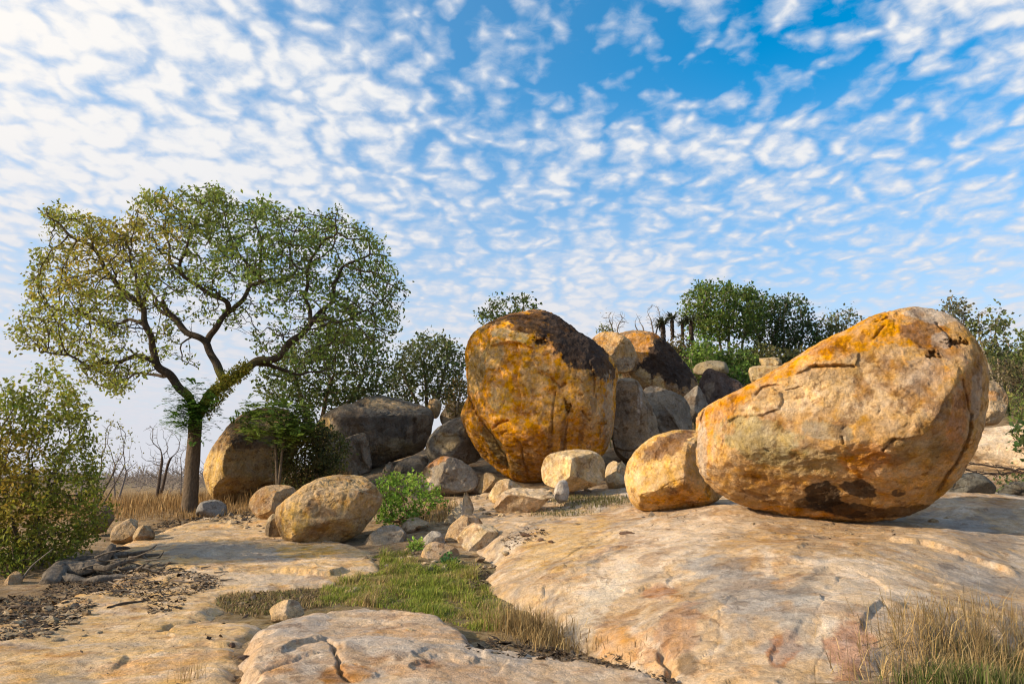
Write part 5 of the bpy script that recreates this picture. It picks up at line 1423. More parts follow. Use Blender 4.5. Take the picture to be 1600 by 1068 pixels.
# hill: trees on the skyline
HG = ((.045, .075, .016), (.11, .150, .030))
for i, (lab, nm, foot, Y, cr, n, col, st, tr) in enumerate([
    ('tallest pale-stemmed green tree on the hill', 'hill_tree', (1140, 592), 40, [(1060, 500), (1065, 470), (1085, 448), (1115, 441), (1150, 446), (1180, 450), (1195, 470), (1195, 505), (1180, 530), (1150, 520), (1120, 530), (1085, 520)], 900, HG, ((-8, -40), (-3, -12), (0, 14), (6, 40)), .12),
    ('round dark green tree on the hill right of the tallest one', 'hill_tree', (1200, 592), 43, [(1165, 520), (1175, 475), (1195, 462), (1215, 465), (1225, 490), (1228, 530), (1210, 550), (1180, 545)], 420, ((.028, .045, .012), (.07, .095, .025)), ((-4, -14), (4, 12)), .11),
    ('dark green tree at the right end of the hill grove', 'hill_tree', (1232, 588), 42, [(1208, 520), (1215, 475), (1238, 460), (1258, 470), (1272, 500), (1272, 540), (1240, 555), (1212, 548)], 480, ((.022, .040, .014), (.06, .085, .03)), ((-4, -12), (4, 14)), .11),
    ('thin grey-green tree on the skyline above the balanced boulder slope', 'hill_tree', (1312, 560), 44, [(1285, 520), (1292, 490), (1315, 478), (1340, 482), (1350, 505), (1345, 530), (1300, 535)], 260, ((.07, .08, .035), (.12, .12, .05)), ((-3, -10), (3, 12)), .07),
    ('bright green bushy tree at the foot of the hill grove', 'hill_tree', (1092, 600), 34, [(1062, 585), (1065, 555), (1080, 535), (1105, 530), (1120, 545), (1125, 575), (1110, 592), (1080, 595)], 380, ((.06, .105, .02), (.13, .19, .035)), ((-4, -10), (4, 12)), .05),
    ('green bush beside the layered tan rock on the hill', 'hill_bush', (1155, 615), 33, [(1130, 600), (1135, 580), (1150, 570), (1175, 575), (1180, 590), (1165, 610), (1140, 612)], 240, ((.055, .095, .018), (.11, .165, .03)), ((-3, -6), (3, 8)), .03),
    ('dark brown-green thicket under the hill grove', 'hill_bush', (1190, 590), 38, [(1150, 585), (1155, 550), (1180, 540), (1215, 545), (1245, 545), (1262, 560), (1250, 580), (1200, 590)], 460, ((.035, .045, .016), (.09, .085, .03)), ((-20, -25), (0, 0), (20, 25)), .04),
    ('brown scrub bush left of the hill grove below the aloes', 'hill_bush', (1065, 570), 37, [(1040, 560), (1042, 535), (1060, 522), (1080, 530), (1085, 555), (1065, 572)], 260, ((.06, .065, .02), (.13, .10, .04)), ((-4, -8), (4, 8)), .03),
    ('green scrub bush on the skyline right of the hill grove', 'hill_bush', (1275, 570), 42, [(1255, 560), (1260, 540), (1280, 528), (1300, 530), (1310, 548), (1295, 562), (1270, 568)], 240, ((.05, .075, .018), (.10, .13, .03)), ((-4, -8), (4, 8)), .03),
    ('mid green leafy bush filling the gap under the tallest hill tree', 'hill_bush', (1120, 600), 36, [(1075, 590), (1080, 555), (1110, 540), (1150, 540), (1180, 550), (1185, 585), (1140, 600)], 420, ((.05, .08, .016), (.11, .15, .03)), ((-14, -20), (0, 0), (14, 20)), .035),
    ('dull olive tree on the skyline between the hill grove and the thin grey-green tree', 'hill_tree', (1285, 575), 43, [(1262, 545), (1266, 510), (1285, 498), (1302, 510), (1306, 540), (1285, 556)], 260, ((.05, .062, .022), (.10, .105, .035)), ((-3, -8), (3, 8)), .06),
    ('spindly wide-crowned tree at the right skyline', 'hill_tree', (1562, 612), 30, [(1505, 520), (1512, 495), (1535, 480), (1565, 485), (1578, 500), (1572, 525), (1590, 540), (1592, 562), (1565, 560), (1545, 545), (1520, 540)], 420, ((.07, .085, .03), (.14, .14, .05)), ((0, -18), (2, 8), (0, 26)), .07),
    ('faint bare treetop just behind the crest of the balanced boulder', 'hill_tree', (1500, 540), 36, [(1465, 490), (1475, 476), (1500, 474), (1518, 482), (1520, 505), (1495, 512)], 240, ((.10, .10, .055), (.13, .12, .06)), ((0, -10), (2, 10)), .05),
    ('small tree cut by the right edge of the picture', 'hill_tree', (1598, 580), 33, [(1580, 560), (1584, 530), (1600, 515), (1640, 520), (1650, 550), (1620, 570)], 240, ((.06, .085, .025), (.13, .15, .04)), ((0, -5), (2, 20)), .06),
    ]):
    simple_tree(nm, lab, foot, Y, cr, n, col, stems=st, trunk_r=tr, seed=40 + i, D=.27, dk=.36, L=.17, Wd=.11, per=9, spread=.19, r0=.010, bark=(.24, .20, .15), cat='tree' if 'tree' in nm else 'bush', lowfrac=.3, prob=.85 if i not in (3, 11, 12) else .6, gap=-.17 if i not in (3, 11, 12) else -.08, gf=.8)
for i, (foot, Y, cr, lab) in enumerate([((962, 535), 38, [(935, 515), (940, 492), (958, 483), (978, 488), (985, 505), (975, 518), (950, 520)], 'rounded bare grey tree on the skyline above the pale orange boulder'),
        ((1008, 535), 40, [(988, 505), (992, 486), (1003, 492), (1008, 515), (1000, 522)], 'low bare tree on the skyline left of the tall bare tree'), ((1022, 535), 41, [(1005, 500), (1010, 478), (1026, 471), (1040, 480), (1042, 500), (1030, 515), (1012, 515)], 'tall bare tree on the skyline beside the aloes')]):
    simple_tree('bare_tree', lab, foot, Y, cr, 230, ((.12, .11, .06), (.15, .13, .07)), stems=((0, -5), (0, 6)), trunk_r=.055, seed=60 + i, D=.22, dk=.30, r0=.009, bark=(.17, .145, .13), L=.08, Wd=.04, per=2, prob=.12)
simple_tree('shrub', 'low grey-green shrub on the skyline at the top of the pale orange boulder', (945, 530), 36, [(928, 525), (932, 508), (948, 503), (960, 512), (962, 525), (945, 530)], 150, ((.07, .085, .035), (.12, .13, .05)), stems=((0, 0), (3, 6)), trunk_r=.03, seed=64, D=.2, dk=.28, L=.12, Wd=.06, per=4, r0=.007, cat='shrub')
simple_tree('leafy_sprig', 'leafy green branch reaching in at the right edge before the pale rock shelf', (1640, 760), 13.5, [(1570, 690), (1575, 665), (1590, 650), (1625, 640), (1660, 660), (1660, 710), (1610, 715), (1585, 705)], 200, ((.085, .13, .03), (.19, .22, .06)), stems=((0, 0), (4, 20)), trunk_r=.025, seed=65, D=.13, dk=.18, L=.10, Wd=.06, per=4, spread=.05, r0=.005, depth=.5, cat='bush')
simple_tree('shrub', 'low dark green shrub under the dry branch at the far right', (1575, 772), 16.8, [(1530, 768), (1535, 750), (1560, 742), (1600, 738), (1640, 750), (1640, 775), (1580, 780)], 240, ((.035, .055, .018), (.08, .105, .03)), stems=((-10, -20), (0, 0), (10, 30)), trunk_r=.02, seed=66, D=.14, dk=.2, L=.08, Wd=.045, per=5, r0=.005, depth=.6, cat='shrub')
simple_tree('shrub', 'leafy yellow-green shrub on the slope at the right edge', (1600, 665), 24, [(1562, 650), (1570, 625), (1590, 600), (1620, 590), (1650, 620), (1640, 660), (1590, 660)], 300, ((.06, .085, .022), (.16, .17, .045)), stems=((-4, -8), (6, 20)), trunk_r=.03, seed=67, D=.2, dk=.28, L=.12, Wd=.07, per=5, r0=.007, depth=.9, cat='shrub')
simple_tree('shrub', 'brown scrub covering the slope behind the far right boulder', (1575, 620), 29, [(1535, 615), (1545, 580), (1575, 568), (1610, 575), (1640, 600), (1620, 625), (1570, 630)], 420, ((.06, .05, .022), (.13, .105, .05)), stems=((-10, -20), (0, 0), (10, 24)), trunk_r=.03, seed=68, D=.22, dk=.3, L=.12, Wd=.06, per=5, r0=.008, depth=1.2, cat='shrub')


# ---- aloes on the skyline
def aloe(label, px, top, bot, w, Y, seed):
    rr = np.random.default_rng(seed)
    B = P(px, bot, Y); H = P(px, top, Y)[2] - B[2]; R = w / FPX * Y
    root = add('aloe', None, tuple(B), None, label, 'aloe', 'aloes on the hill skyline')
    m = Mesher()
    t = np.linspace(0, 1, 8); p = B + np.column_stack([0 * t, 0 * t, t * H * .80])
    V, Q = frames_tube(p, R * .17 * (1 + .12 * rr.normal(size=8)), 8)
    m.add(V, Q, None, (.085, .06, .045))
    m.obj('trunk', M_BARK, parent=root)

    def blades(n, zlo, zhi, e0, e1, Lm, col, nm):
        mm = Mesher(); seg = 6
        for i in range(n):
            a = rr.uniform(0, 2 * np.pi); z = rr.uniform(zlo, zhi) * H; el = rr.uniform(e0, e1); L = Lm * rr.uniform(.75, 1.2)
            s = np.linspace(0, 1, seg)
            rad = R * .25 + L * s * np.cos(el - s * .9); zz = z + L * s * np.sin(el - s * .5)
            c = B + np.column_stack([np.cos(a) * rad, np.sin(a) * rad, zz])
            wv = L * .13 * (1 - s ** 1.6); sd = np.array([-np.sin(a), np.cos(a), 0])
            V = np.stack([c - sd * wv[:, None], c + sd * wv[:, None]], 1).reshape(-1, 3)
            k = np.arange(seg - 1) * 2
            mm.add(V, np.stack([k, k + 1, k + 3, k + 2], -1), None, np.array(col) * rr.uniform(.7, 1.3))
        mm.obj(nm, M_LEAF, parent=root, smooth=False)
    blades(64, .74, .84, -.15, 1.5, R * 1.05, (.085, .095, .055), 'rosette')
    blades(110, .12, .74, -1.55, -1.05, R * .62, (.075, .052, .036), 'dead_leaf_skirt')


for k, a in enumerate([('slim aloe with a tall bare-looking trunk, clearest against the sky', 1051, 488, 530, 12, 37), ('thick bushy aloe left of the slim one', 1037, 495, 545, 15, 36), ('short aloe just right of the slim one', 1067, 498, 532, 10, 38), ('broad dark aloe nearest the hill grove', 1081, 490, 538, 14, 37)]):
    aloe(*a, seed=300 + k)


# ------------------------------------------------------------------ grasses
def blades(name, label, X, Y_, h, w, cols, rr, lean=.45, cat=None, kind='stuff', zfn=Z, n_c=None):
    n = len(X); z = zfn(X, Y_) - .01
    B = np.column_stack([X, Y_, z])
    a = rr.uniform(0, 2 * np.pi, n); ln = np.abs(rr.normal(0, lean, n))
    H = h * rr.uniform(.45, 1.25, n) if np.ndim(h) == 0 else h * rr.uniform(.6, 1.25, n)
    d = np.column_stack([np.cos(a), np.sin(a), 0 * a]); sd = np.column_stack([-np.sin(a + .6), np.cos(a + .6), 0 * a])
    up = np.array([0, 0, 1.])
    m = B + d * (ln * H * .3)[:, None] + up * (H * .6)[:, None]
    t = B + d * (ln * H * .95)[:, None] + up * (H * (1 - .25 * np.minimum(ln, 1.5)))[:, None]
    wv = (w * rr.uniform(.6, 1.4, n))[:, None]
    V = np.stack([B - sd * wv, B + sd * wv, m + sd * wv * .7, m - sd * wv * .7, t], 1).reshape(-1, 3)
    i = np.arange(n) * 5
    Q = np.stack([i, i + 1, i + 2, i + 3], -1); T = np.stack([i + 3, i + 2, i + 4], -1)
    cols = np.asarray(cols); pick = cols[rr.integers(0, len(cols), n)] if n_c is None else n_c
    C = np.repeat(np.clip(pick * (1 + .25 * rr.normal(size=(n, 1))), .01, .9), 5, 0)
    loc = (float(X.mean()), float(Y_.mean()), float(z.min()))
    me = mesh_np(name, V - np.array(loc), Q, T, C, False, M_GRASS)
    return add(name, me, loc, None, label, cat, None, kind)


def px_region(poly_px, n, rr):
    poly = np.array([hit(*p)[:2] for p in poly_px])
    return poly_sample(poly, n, rr)


GRN = [(.09, .15, .022), (.13, .18, .028), (.15, .15, .035), (.20, .17, .06)]; DRY = [(.40, .28, .12), (.33, .22, .09), (.46, .34, .16), (.26, .17, .07)]
rr = np.random.default_rng(77)
turf_poly = [(490, 948), (500, 925), (540, 908), (590, 896), (596, 872), (575, 868), (640, 864), (660, 890), (700, 880), (742, 885), (748, 910), (780, 940), (800, 965), (780, 985), (740, 985), (700, 972), (640, 955), (560, 945)]
q = px_region(turf_poly, 30000, rr)
dens = fbm(np.column_stack([q * 1.6, 0 * q[:, 0]]), 4)
q = q[dens > -.22 + .5 * (rr.random(len(q)) - .5)]
nn = fbm(np.column_stack([q * 1.3 + 9, 0 * q[:, 0]]), 4)[:, None] + .25 * rr.normal(size=(len(q), 1))
nc = np.where(nn < .0, np.array([[.225, .275, .042]]), np.where(nn < .22, np.array([[.31, .30, .06]]), np.array([[.42, .31, .14]])))
hh = .075 * np.exp(2.2 * fbm(np.column_stack([q * 2.6 + 29, 0 * q[:, 0]]), 3))
blades('green_grass', 'short green grass filling the hollow between the slabs', q[:, 0], q[:, 1], hh, .0045, GRN, rr, .95, 'grass', n_c=nc * rr.uniform(.7, 1.3, (len(q), 1)))
q = px_region([(345, 930), (400, 926), (470, 922), (515, 925), (505, 948), (440, 955), (400, 965), (350, 955), (335, 945)], 3800, rr)
blades('brown_grass', 'flattened brown grass and leaf litter behind the front slab', q[:, 0], q[:, 1], .07, .006, [(.30, .21, .10), (.20, .14, .065), (.18, .18, .05), (.36, .26, .13)], rr, 1.0, 'grass')


def tuft(name, label, spots, per, h, w, cols, spread, lean, seed):
    r = np.random.default_rng(seed); X, Yy, HH = [], [], []
    for (px, py, hh) in spots:
        c = hit(px, py); k = int(per * hh)
        X.append(c[0] + r.normal(0, spread, k)); Yy.append(c[1] + r.normal(0, spread, k)); HH.append(np.full(k, h * hh))
    return blades(name, label, np.concatenate(X), np.concatenate(Yy), np.concatenate(HH), w, cols, r, lean, 'grass', kind='stuff')


tuft('dry_grass_tuft', 'dry straw tussock in the gully below the dome', [(800, 985, 1), (825, 990, 1.1), (850, 998, 1), (875, 1010, .6), (830, 1005, .7), (915, 1022, .35), (965, 1036, .3), (790, 975, .7), (775, 960, .5)], 190, .30, .0032, DRY + [(.16, .11, .05)], .14, .85, 5)
tuft('dry_grass_tuft', 'tall golden dry grass clump at the bottom right corner', [(1400, 1062, .8), (1430, 1058, .9), (1460, 1050, 1.1), (1490, 1045, 1.2), (1520, 1040, 1.2), (1550, 1035, 1.1), (1580, 1030, 1.1), (1500, 1020, 1.0), (1560, 1015, .9), (1600, 1020, 1.0), (1450, 1030, .8), (1380, 1050, .5), (1540, 1060, .8), (1640, 1030, 1), (1600, 1055, .8)], 105, .34, .0027, DRY, .23, 1.0, 6)
tuft('green_grass_tuft', 'green grass under the golden dry clump at the bottom right corner', [(1480, 1068, 1), (1520, 1066, 1), (1560, 1062, 1), (1600, 1060, 1), (1540, 1075, 1), (1590, 1075, 1), (1450, 1072, .8)], 300, .17, .0035, [(.07, .105, .02), (.10, .13, .03), (.15, .14, .05), (.24, .19, .09)], .13, .5, 7)
tuft('grass_patch', 'low dull green grass patch behind the dome left of the golden boulder', [(880 + 9 * i, 780 + (i % 3) * 4, 1) for i in range(11)] + [(850 + 9 * i, 802 + (i % 2) * 4, .7) for i in range(7)], 130, .13, .006, [(.16, .15, .055), (.22, .18, .08), (.12, .12, .04)], .22, .7, 8)
tuft('dry_grass_tuft', 'wispy dry grass on the slab at the bottom left', [(300, 1062, 1), (308, 1060, 1), (284, 1064, .9)], 16, .17, .0022, DRY, .05, .5, 9)
tuft('dry_grass_tuft', 'straw and brown grass right of the bright green bush', [(680, 800, 1), (695, 795, 1), (665, 812, .8), (700, 810, .7), (685, 815, .8)], 120, .30, .006, DRY, .18, .5, 11)
# the dry field on the plain behind the tree
X = np.concatenate([rr.uniform(-14, -4.2, 15000), rr.uniform(-30, -4, 11000)]); Yy = np.concatenate([rr.uniform(19.5, 33, 15000), rr.uniform(30, 62, 11000)])
ok = (np.abs(np.degrees(np.arctan2(X, Yy)) + 24) < 12)
hh = np.where(Yy < 22, .22, .5) * (1 + .3 * perlin(np.column_stack([X, Yy, 0 * X]) * .6))
blades('dry_grass_field', 'dry golden-brown grass field behind the large tree', X[ok], Yy[ok], hh[ok], .009, [(.38, .24, .10), (.30, .18, .075), (.44, .30, .14), (.24, .15, .06)], rr, .45, 'grass')
# hillside cover
X = rr.uniform(2, 42, 16000); Yy = rr.uniform(25, 50, 16000); zz = z_ground(X, Yy); ok = zz > 2.6
blades('hillside_scrub', 'rough green-brown ground cover on the rocky hillside', X[ok], Yy[ok], .55, .035, [(.07, .09, .025), (.11, .11, .035), (.15, .12, .05), (.05, .07, .02)], rr, .8, 'scrub')
# far scrub along the plain
def far_scrub():
    r = np.random.default_rng(9); m = Mesher()
    n = 420; Y_ = r.uniform(60, 260, n); X = -np.tan(np.radians(r.uniform(8, 42, n))) * Y_
    for i in range(n):
        h = r.uniform(1.2, 3.0) * (1 + Y_[i] / 300); k = 26
        t = r.normal(size=(k, 3)) * [h * .45, h * .45, h * .30]; t[:, 2] = np.abs(t[:, 2]) + h * .2
        b = np.array([X[i], Y_[i], .1])
        p = b + t; d = (t - [0, 0, h * .1]); d /= np.linalg.norm(d, axis=1)[:, None]
        L = h * .45; w = .02 + Y_[i] * .00035
        sd = np.cross(d, r.normal(size=(k, 3))); sd /= np.linalg.norm(sd, axis=1)[:, None]
        V = np.stack([p - d * L * .5 - sd * w, p - d * L * .5 + sd * w, p + d * L * .5 + sd * w * .3, p + d * L * .5 - sd * w * .3], 1).reshape(-1, 3)
        m.add(V, np.arange(4 * k).reshape(k, 4), None, np.array([.24, .20, .17]) * r.uniform(.8, 1.2))
    m.obj('distant_woodland', M_LEAF, smooth=False, label='grey leafless bushes far off along the plain', cat='woodland', kind='stuff')


far_scrub()

# ------------------------------------------------------------------ dead wood and litter
def dead_log():
    rr = np.random.default_rng(12)
    root = add('dead_log', None, tuple(hit(160, 920)), None, 'weathered grey fallen log with broken branches on the rock at the left', 'log')
    G = 12.0

    def limb(lst, r0, r1, nm, k=10, col=(.165, .138, .112)):
        a = np.array(lst, float); p = resample(np.column_stack([P(a[:, 0], a[:, 1], a[:, 2]), np.linspace(r0, r1, len(a))]), .05)
        pp, r = p[:, :3], p[:, 3]
        for _ in range(3): pp[1:-1] = .5 * pp[1:-1] + .25 * (pp[:-2] + pp[2:])
        pp = pp + .25 * r0 * np.column_stack([perlin(pp * 3 + 3), perlin(pp * 3 + 13), perlin(pp * 3 + 23)])
        r = r * (1 + .22 * perlin(pp * 5)); r[-1] *= .55
        V, Q = frames_tube(pp, r, k)
        ctr_ = np.repeat(pp, k, 0); ai = np.tile(np.arange(k) * 2 * np.pi / k, len(pp)); ti = np.repeat(np.arange(len(pp)) * .05, k)
        gr = perlin(np.column_stack([np.cos(ai) * 2.6, np.sin(ai) * 2.6, ti * 1.3 + lst[0][0]])) * .28 + perlin(np.column_stack([np.cos(ai) * 6, np.sin(ai) * 6, ti * 1.5 + 9])) * .14
        if k > 6: V = ctr_ + (V - ctr_) * (1 + gr)[:, None]
        # grooves along the grain
        kk = np.tile(np.arange(k), len(pp)); V = V + 0
        c = np.array(col) * (1 + .25 * perlin(V * 6))[:, None] * (1 + .25 * np.where(kk % 3 == 0, -1, .5))[:, None]
        m = Mesher(); m.add(V, Q, None, c)
        e = [np.arange(k)[::-1], np.arange(k) + len(V) - k]
        for q in e: m.T.append(np.stack([np.full(k - 2, q[0]), q[1:-1], q[2:]], -1))
        m.obj(nm, M_BARK, parent=root)
    limb([(78, 918, 11.3), (84, 898, 11.5), (98, 888, 11.8), (120, 890, 11.8), (145, 885, 11.8), (163, 877, 11.9), (172, 864, 11.9), (178, 850, 11.9)], .15, .075, 'log_trunk', 18)
    limb([(90, 902, 11.5), (112, 907, 11.4), (138, 910, 11.4), (162, 905, 11.4), (186, 902, 11.5), (210, 906, 11.5), (230, 905, 11.5)], .105, .02, 'branch', 16)
    limb([(92, 882, 12.0), (118, 876, 12.3), (146, 874, 12.4), (172, 868, 12.5), (200, 864, 12.6), (226, 868, 12.6), (250, 866, 12.6)], .095, .02, 'branch', 14)
    limb([(112, 888, 11.9), (138, 878, 11.9), (158, 866, 11.9), (170, 856, 11.9)], .06, .016, 'branch')
    limb([(172, 864, 12.0), (182, 872, 11.9), (188, 888, 11.8), (192, 906, 11.6)], .05, .018, 'branch')
    limb([(150, 884, 11.7), (166, 888, 11.6), (180, 882, 11.6), (196, 876, 11.7), (214, 874, 11.8)], .055, .015, 'branch')
    limb([(188, 888, 11.7), (215, 886, 11.7), (236, 889, 11.7), (252, 897, 11.7)], .03, .008, 'branch', 6)
    limb([(200, 866, 12.5), (220, 862, 12.5), (238, 858, 12.4), (246, 850, 12.4)], .035, .008, 'branch', 6)
    limb([(222, 868, 12.5), (235, 876, 12.4), (250, 872, 12.4), (257, 860, 12.3)], .025, .006, 'branch', 6)
    limb([(20, 925, 11.2), (34, 905, 11.3), (48, 884, 11.4), (84, 856, 11.6)], .018, .006, 'branch', 6, (.24, .2, .16))
    for jj in range(22):
        x0 = 120 + 6.5 * jj + rr.uniform(-4, 4); y0 = 872 + rr.uniform(-6, 20); d0 = 12.2 + rr.uniform(-.7, .3)
        limb([(x0, y0, d0), (x0 + rr.uniform(8, 20), y0 + rr.uniform(-8, 3), d0), (x0 + rr.uniform(22, 45), y0 + rr.uniform(-16, 6), d0 - .1)], rr.uniform(.014, .03), .005, 'branch', 5)
    limb([(90, 912, 11.5), (84, 920, 11.4), (88, 930, 11.3)], .04, .01, 'root', 6)
    limb([(180, 858, 12.1), (195, 853, 12.2), (203, 856, 12.2)], .035, .02, 'branch', 8, (.08, .06, .05))


dead_log()


def stick(lst, r0, label, group=None, col=(.20, .165, .13), lift=.02, name='stick'):
    rr = np.random.default_rng(int(lst[0][0]))
    p = np.array([hit(*q) for q in lst]); p[:, 2] += lift
    p = resample(np.column_stack([p, np.linspace(r0, r0 * .35, len(p))]), .05)
    pp = p[:, :3] + .02 * np.column_stack([perlin(p[:, :3] * 4), perlin(p[:, :3] * 4 + 9), np.abs(perlin(p[:, :3] * 4 + 19))])
    V, Q = frames_tube(pp, p[:, 3], 5)
    V, loc = at_base(V)
    me = mesh_np(name, V, Q, None, np.tile(np.array(col), (len(V), 1)), True, M_BARK)
    add(name, me, loc, None, label, 'stick', group)


for i in range(34):
    r = np.random.default_rng(500 + i)
    x, y = r.uniform(150, 345), 0
    y = 905 + r.normal(0, 13) + (345 - x) * .03
    l = r.uniform(14, 46); a = r.normal(0, .25)
    stick([(x, y), (x + l * .5 * math.cos(a), y + l * .25 * math.sin(a)), (x + l * math.cos(a), y + l * .5 * math.sin(a) + r.normal(0, 2))], r.uniform(.006, .014), 'thin dry stick lying in the litter beside the dead log', 'sticks beside the dead log', tuple(np.array([.19, .155, .125]) * r.uniform(.6, 1.5)))
stick([(170, 952), (190, 946), (210, 943), (235, 940)], .022, 'long dark stick on the pavement just below the litter', None, (.10, .07, .05))
stick([(10, 952), (40, 951), (70, 950), (90, 949)], .022, 'long dark stick in the chips at the far left', None, (.09, .065, .05))
for k, ln in enumerate([[(1440, 735), (1475, 728), (1510, 722), (1560, 728), (1600, 738)], [(1500, 730), (1530, 740), (1570, 738), (1610, 732)]]):
    a = np.array(ln, float); m = Mesher()
    p = resample(np.column_stack([P(a[:, 0], a[:, 1], 15.4 + .3 * k + 0 * a[:, 0]), np.linspace(.012, .022, len(a))]), .08)
    V, Q = frames_tube(p[:, :3] + .05 * np.column_stack([perlin(p[:, :3] * 3), perlin(p[:, :3] * 3 + 5), perlin(p[:, :3] * 3 + 9)]), p[:, 3], 5); m.add(V, Q, None, (.09, .065, .05))
    r = np.random.default_rng(k)
    for j in range(26):
        c = p[r.integers(0, len(p)), :3]; d = r.normal(size=3) * [.25, .2, .16]; t = np.linspace(0, 1, 4)[:, None]
        V, Q = frames_tube(c + t * d + r.normal(size=(4, 3)) * .02, np.array([.009, .008, .006, .003]), 4); m.add(V, Q, None, (.10, .07, .055))
    b = m.V[0].mean(0); b[2] -= .2
    m.obj('dry_branch', M_BARK, tuple(b), label=['upper dry twiggy branch in front of the pale rock shelf', 'lower dry twiggy branch in front of the pale rock shelf'][k], cat='branch')


def litter(name, label, poly, n, size, cols, seed, flat=.35, lift=.012):
    r = np.random.default_rng(seed); q = px_region(poly, n, r)
    dn = fbm(np.column_stack([q * 1.4, 0 * q[:, 0]]), 3); q = q[dn > -.25 + .5 * (r.random(len(q)) - .5)]; n = len(q)
    z = Z(q[:, 0], q[:, 1]) + lift * r.uniform(.2, 2.5, n)
    s = size * r.lognormal(0, .5, n)
    a = r.uniform(0, 2 * np.pi, n); e1 = np.column_stack([np.cos(a), np.sin(a), r.normal(0, flat, n)]); e2 = np.column_stack([-np.sin(a), np.cos(a), r.normal(0, flat, n)])
    asp = r.uniform(.25, .7, n)
    c = np.column_stack([q, z]); e1 = e1 * s[:, None]; e2 = e2 * (s * asp)[:, None]; up = np.column_stack([0 * s, 0 * s, s * .22])
    V = np.stack([c - e1, c - e2, c + e1, c + e2, c + up], 1).reshape(-1, 3); i = np.arange(n) * 5
    T = np.concatenate([np.stack([i + k, i + (k + 1) % 4, i + 4], -1) for k in range(4)])
    cols = np.array(cols); C = np.repeat(cols[r.integers(0, len(cols), n)] * r.uniform(.6, 1.4, (n, 1)), 5, 0)
    loc = (float(q[:, 0].mean()), float(q[:, 1].mean()), float(z.min()))
    me = mesh_np(name, V - np.array(loc), None, T, C, False, M_BARK)
    add(name, me, loc, None, label, 'litter', None, 'stuff')


LIT = [(.09, .065, .045), (.06, .042, .03), (.13, .09, .06), (.17, .13, .09)]
litter('leaf_litter', 'dark leaf and bark litter around the dead log', [(60, 935), (90, 900), (150, 895), (230, 885), (290, 890), (345, 905), (350, 918), (300, 930), (280, 955), (240, 960), (200, 935), (150, 930), (90, 935)], 4200, .02, LIT, 21)
litter('leaf_litter', 'dark litter and stone chips at the far left of the pavement', [(-30, 990), (-20, 940), (40, 930), (110, 935), (150, 945), (130, 965), (100, 985), (50, 1000), (0, 1005)], 3000, .024, LIT + [(.34, .25, .15)], 22)
litter('leaf_litter', 'dead leaves along the gully between the front slab and the dome', [(720, 1010), (760, 1000), (850, 1010), (960, 1022), (1040, 1055), (1050, 1068), (980, 1048), (900, 1035), (800, 1030), (740, 1022)], 2200, .018, LIT, 23)
litter('leaf_litter', 'dead leaves at the upper edge of the green grass by the dome', [(735, 890), (760, 890), (770, 900), (750, 925), (730, 920)], 500, .022, LIT, 24)
litter('leaf_litter', 'dark litter in the brown grass behind the front slab', [(340, 935), (420, 925), (500, 922), (500, 940), (430, 960), (380, 965)], 1500, .018, LIT, 25)
litter('leaf_litter', 'litter and chips on the rock between the broken rocks and the grass patch', [(780, 850), (800, 830), (840, 825), (860, 835), (820, 850), (790, 865)], 400, .022, LIT + [(.4, .28, .18)], 26)
litter('leaf_litter', 'brown litter under the round boulder and left rocks', [(360, 812), (400, 812), (430, 800), (380, 795), (330, 805), (250, 815), (200, 835), (260, 825)], 1200, .03, LIT, 27)

# loose chips lying on the bare rock
chip_ico = ico(2)
CHIP = {980: 'dark brown scab of stone alone on the upper left of the dome', 820: 'dark flake nearest the angular cream broken rock', 845: 'middle of three dark flakes beside the broken rocks', 860: 'rightmost of three dark flakes beside the broken rocks', 380: 'dark flake at the left foot of the front slab', 362: 'dark flake on the pavement left of the tiny green plant',
        87: 'largest pale flat chip on the pavement below the litter', 30: 'pale chip at the far left edge among litter', 790: 'pale chip at the foot of the angular cream broken rock', 350: 'pale stone in the brown grass left of the single tan stone'}
for i, (px, py, s) in enumerate([(87, 1000, .10), (102, 962, .085), (72, 955, .10), (60, 992, .08), (30, 975, .11), (130, 995, .045), (155, 990, .05), (262, 1015, .035), (328, 1018, .04), (362, 1010, .06), (380, 1030, .08), (980, 835, .16), (820, 838, .12), (845, 845, .09), (860, 848, .08), (1010, 918, .04), (900, 820, .1),
                                 (640, 985, .05), (770, 1024, .06), (735, 1016, .05), (20, 1010, .05), (180, 1015, .03), (240, 958, .05), (350, 942, .07), (372, 938, .06), (790, 868, .12), (440, 990, .02), (915, 930, .03)]):
    r = np.random.default_rng(800 + i); c = hit(px, py)
    v = chip_ico[0].copy()
    for _ in range(6):
        n = r.normal(size=3); n /= np.linalg.norm(n); q = v @ n - r.uniform(.45, .75); v = v - np.outer(np.maximum(q, 0), n)
    v = v * [s, s * r.uniform(.5, .9), s * r.uniform(.22, .4)]
    a = r.uniform(0, 6.28); v = v @ np.array([[math.cos(a), -math.sin(a), 0], [math.sin(a), math.cos(a), 0], [0, 0, 1]])
    v[:, 2] -= v[:, 2].min() + s * .05
    dark = px in (980, 820, 845, 860, 380, 362)
    me = mesh_np('stone_chip', v, None, chip_ico[1], np.tile(np.array([.16, .10, .07] if dark else [.48, .36, .22]) * r.uniform(.8, 1.15), (len(v), 1)), False, M_ROCK)
    add('stone_chip', me, tuple(c), None, CHIP.get(px, 'tiny pale flat stone chip lying loose on bare rock or litter'), 'stone', 'loose stone chips')


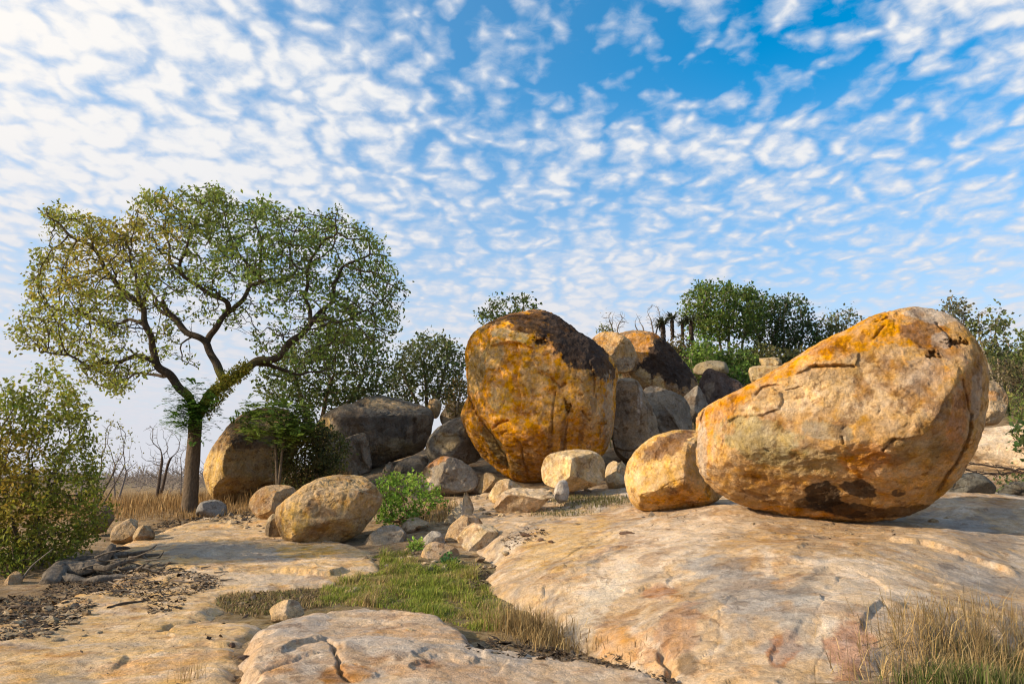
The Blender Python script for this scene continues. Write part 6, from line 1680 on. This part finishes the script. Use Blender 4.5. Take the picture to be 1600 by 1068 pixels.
def rubble(name, label, poly, n, size, cols, seed):
    r = np.random.default_rng(seed); q = px_region(poly, n, r)
    v0, f0 = ico(1); V, T, C = [], [], []
    z = Z(q[:, 0], q[:, 1]); cols = np.array(cols)
    for i in range(n):
        s_ = size * r.lognormal(0, .55); v = v0.copy()
        for _ in range(4):
            k = r.normal(size=3); k /= np.linalg.norm(k); v = v - np.outer(np.maximum(v @ k - r.uniform(.35, .7), 0), k)
        v = v * s_ * [1, r.uniform(.6, 1), r.uniform(.4, .8)]
        a = r.uniform(0, 6.28); v = v @ np.array([[math.cos(a), -math.sin(a), 0], [math.sin(a), math.cos(a), 0], [0, 0, 1]])
        V.append(v + [q[i, 0], q[i, 1], z[i] + s_ * .1]); T.append(f0 + 12 * i if len(v0) == 12 else f0 + len(v0) * i); C.append(np.tile(cols[r.integers(0, len(cols))] * r.uniform(.75, 1.2), (len(v0), 1)))
    V = np.concatenate(V); loc = V.mean(0); loc[2] = V[:, 2].min()
    add(name, mesh_np(name, V - loc, None, np.concatenate(T), np.concatenate(C), False, M_ROCK), tuple(loc), None, label, 'rubble', None, 'stuff')


RUB = [(.44, .32, .19), (.34, .25, .16), (.50, .38, .24), (.26, .21, .16)]
rubble('rubble', 'small angular rubble between the broken rocks and the tallest boulder', [(690, 800), (740, 775), (840, 765), (960, 770), (960, 785), (860, 800), (780, 815), (700, 825)], 260, .045, RUB, 31)
rubble('rubble', 'stone rubble around the rocks in the hollow', [(565, 872), (640, 855), (720, 875), (790, 862), (780, 880), (730, 895), (640, 895)], 150, .04, RUB, 32)
rubble('rubble', 'rubble at the foot of the left boulders', [(300, 812), (360, 805), (400, 815), (440, 850), (400, 830), (340, 818)], 120, .045, RUB, 33)
rubble('rubble', 'gravelly chips by the leafy bush and dead log', [(-20, 985), (20, 935), (110, 940), (140, 962), (70, 1000)], 220, .028, RUB, 34)
rubble('rubble', 'fine gravel in the gully behind the front slab', [(340, 935), (420, 925), (500, 925), (500, 945), (420, 965), (350, 960)], 160, .022, RUB, 35)
rubble('rubble', 'crumbled chips along the contact line of the huge balanced boulder', [(1180, 812), (1260, 822), (1400, 826), (1480, 800), (1490, 806), (1400, 838), (1260, 832), (1170, 820)], 90, .022, RUB, 36)
rubble('rubble', 'crumbled chips around the foot of the smooth golden boulder', [(965, 790), (1000, 800), (1060, 802), (1120, 795), (1120, 802), (1060, 812), (990, 808)], 70, .02, RUB, 37)
litter('leaf_litter', 'scattered dead leaves and grit on the dome below the balanced boulder', [(1000, 815), (1180, 815), (1420, 835), (1400, 850), (1200, 845), (1000, 835)], 160, .012, LIT, 38)
litter('leaf_litter', 'dead leaf fragments strewn on the pale pavement', [(150, 960), (330, 950), (400, 1000), (380, 1060), (100, 1060), (120, 1000)], 130, .010, LIT, 39)
